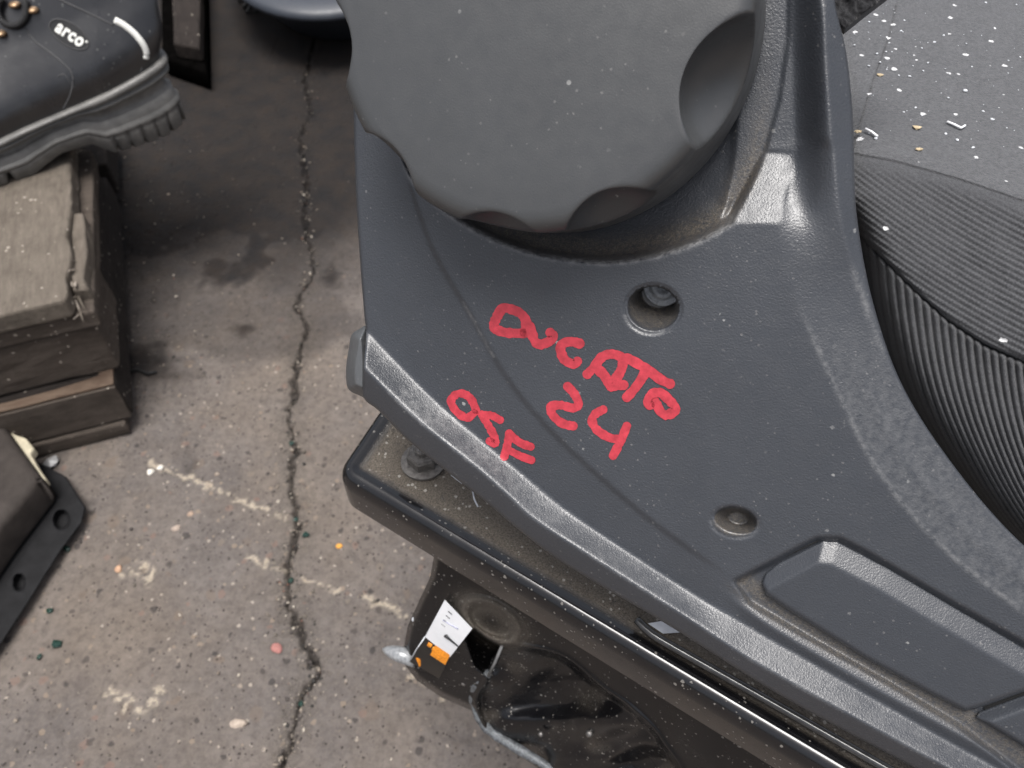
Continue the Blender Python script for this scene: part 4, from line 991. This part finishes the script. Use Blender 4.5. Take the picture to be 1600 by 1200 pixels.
on_boot('heel_piping', pp_, .0036, M_PIPE, [1]*len(pp_), -.0018)
M_SEAM = simple('grey stitching', (.06, .06, .062), .6)
on_boot('seam', cr([(98, 172), (110, 148), (114, 122), (104, 104), (75, 80), (52, 62), (40, 44)], 6), .0009, M_SEAM, None, -.0002)
on_boot('seam', cr([(90, -2), (120, 12), (150, 26), (178, 40)], 6), .0009, M_SEAM, None, -.0002)
on_boot('seam', cr([(212, 140), (218, 120), (222, 106)], 6), .0008, M_SEAM, None, -.0002)
on_boot('seam', cr([(118, 138), (109, 128), (100, 116), (90, 120)], 4), .0005, M_SEAM, None, -.0001)
# oval badge and its lettering
def badge(name, pxf, rows, mat, off):
    pass
th2 = np.linspace(0, 2*math.pi, 30, endpoint=False); cx_, cy_ = 108, 54; ra = R(33)
ov = [hit(cx_+35*math.cos(t)*math.cos(ra)-17*math.sin(t)*math.sin(ra), cy_+35*math.cos(t)*math.sin(ra)+17*math.sin(t)*math.cos(ra), .0004) for t in th2]
if all(a is not None for a in ov):
    tube('badge_rim', ov+[ov[0]], .0006, M_SEAM, boot, 6, False)
    rows_ = []
    for k in (1, .66, .33): rows_ += [hit(cx_+k*33*math.cos(t)*math.cos(ra)-k*15.5*math.sin(t)*math.sin(ra), cy_+k*33*math.cos(t)*math.sin(ra)+k*15.5*math.sin(t)*math.cos(ra), .0004) for t in th2]
    rows_.append(hit(cx_, cy_, .0004)); Vv = np.array(rows_)
    bm = bmesh.new(); vs = [bm.verts.new(v-BO) for v in Vv]
    for a in range(2):
        for j in range(30): bm.faces.new((vs[a*30+j], vs[a*30+(j+1) % 30], vs[(a+1)*30+(j+1) % 30], vs[(a+1)*30+j]))
    for j in range(30): bm.faces.new((vs[60+j], vs[60+(j+1) % 30], vs[90]))
    bmesh.ops.recalc_face_normals(bm, faces=bm.faces)
    bdg = bm_obj('badge', bm, simple('black rubber badge', (.012, .012, .013), .45), boot, True)
    cu = bpy.data.curves.new('letters', 'FONT'); cu.body = 'arco'; cu.size = 1.0; cu.offset = .035; cu.space_character = 1.12; cu.resolution_u = 4
    tmp = bpy.data.objects.new('tmp', cu); COL.objects.link(tmp); bpy.context.view_layer.update()
    me = bpy.data.meshes.new_from_object(tmp.evaluated_get(bpy.context.evaluated_depsgraph_get())); COL.objects.unlink(tmp); bpy.data.objects.remove(tmp)
    xs_ = [v.co.x for v in me.vertices]; x0_, x1_ = min(xs_), max(xs_); S = 49/(x1_-x0_)
    ok = True
    for v in me.vertices:
        u = (v.co.x-(x0_+x1_)/2)*S; vv = -(v.co.y-.28)*S*1.15
        q = hit(cx_+2+u*math.cos(ra)-vv*math.sin(ra), cy_+u*math.sin(ra)+vv*math.cos(ra), .0010)
        if q is None: ok = False; q = BO
        v.co = q-BO
    me.name = 'badge_lettering'; me.materials.clear(); link('badge_lettering', me, M_PIPE, boot)
    q = hit(cx_+2+28*math.cos(ra)+4*math.sin(ra), cy_+28*math.sin(ra)-4*math.cos(ra), .0008)
    bm = bmesh.new(); bmesh.ops.create_uvsphere(bm, u_segments=10, v_segments=6, radius=.0012); bm_obj('badge_dot', bm, M_PIPE, boot, True, q-BO)
# lace and eyelets
M_BRASS = simple('brass', (.30, .20, .12), .4, .8)
lp = [hit(22+22*math.cos(a), 16+26*math.sin(a), .004) for a in np.linspace(-.6, 3.9, 16)]
lp = [a for a in lp if a is not None]
if len(lp) > 3: tube('lace', lp, .0028, simple('black lace', (.012, .012, .013), .6, 0, 1500, .4, .0005), boot, 8)
for x, y in ((24, 8), (52, 16), (2, 53)):
    q = hit(x, y, .0015)
    if q is not None:
        bm = bmesh.new(); bmesh.ops.create_uvsphere(bm, u_segments=14, v_segments=8, radius=.0052); 
        for v in bm.verts: v.co.z *= .5
        bm_obj('eyelet', bm, M_BRASS, boot, True, q-BO)
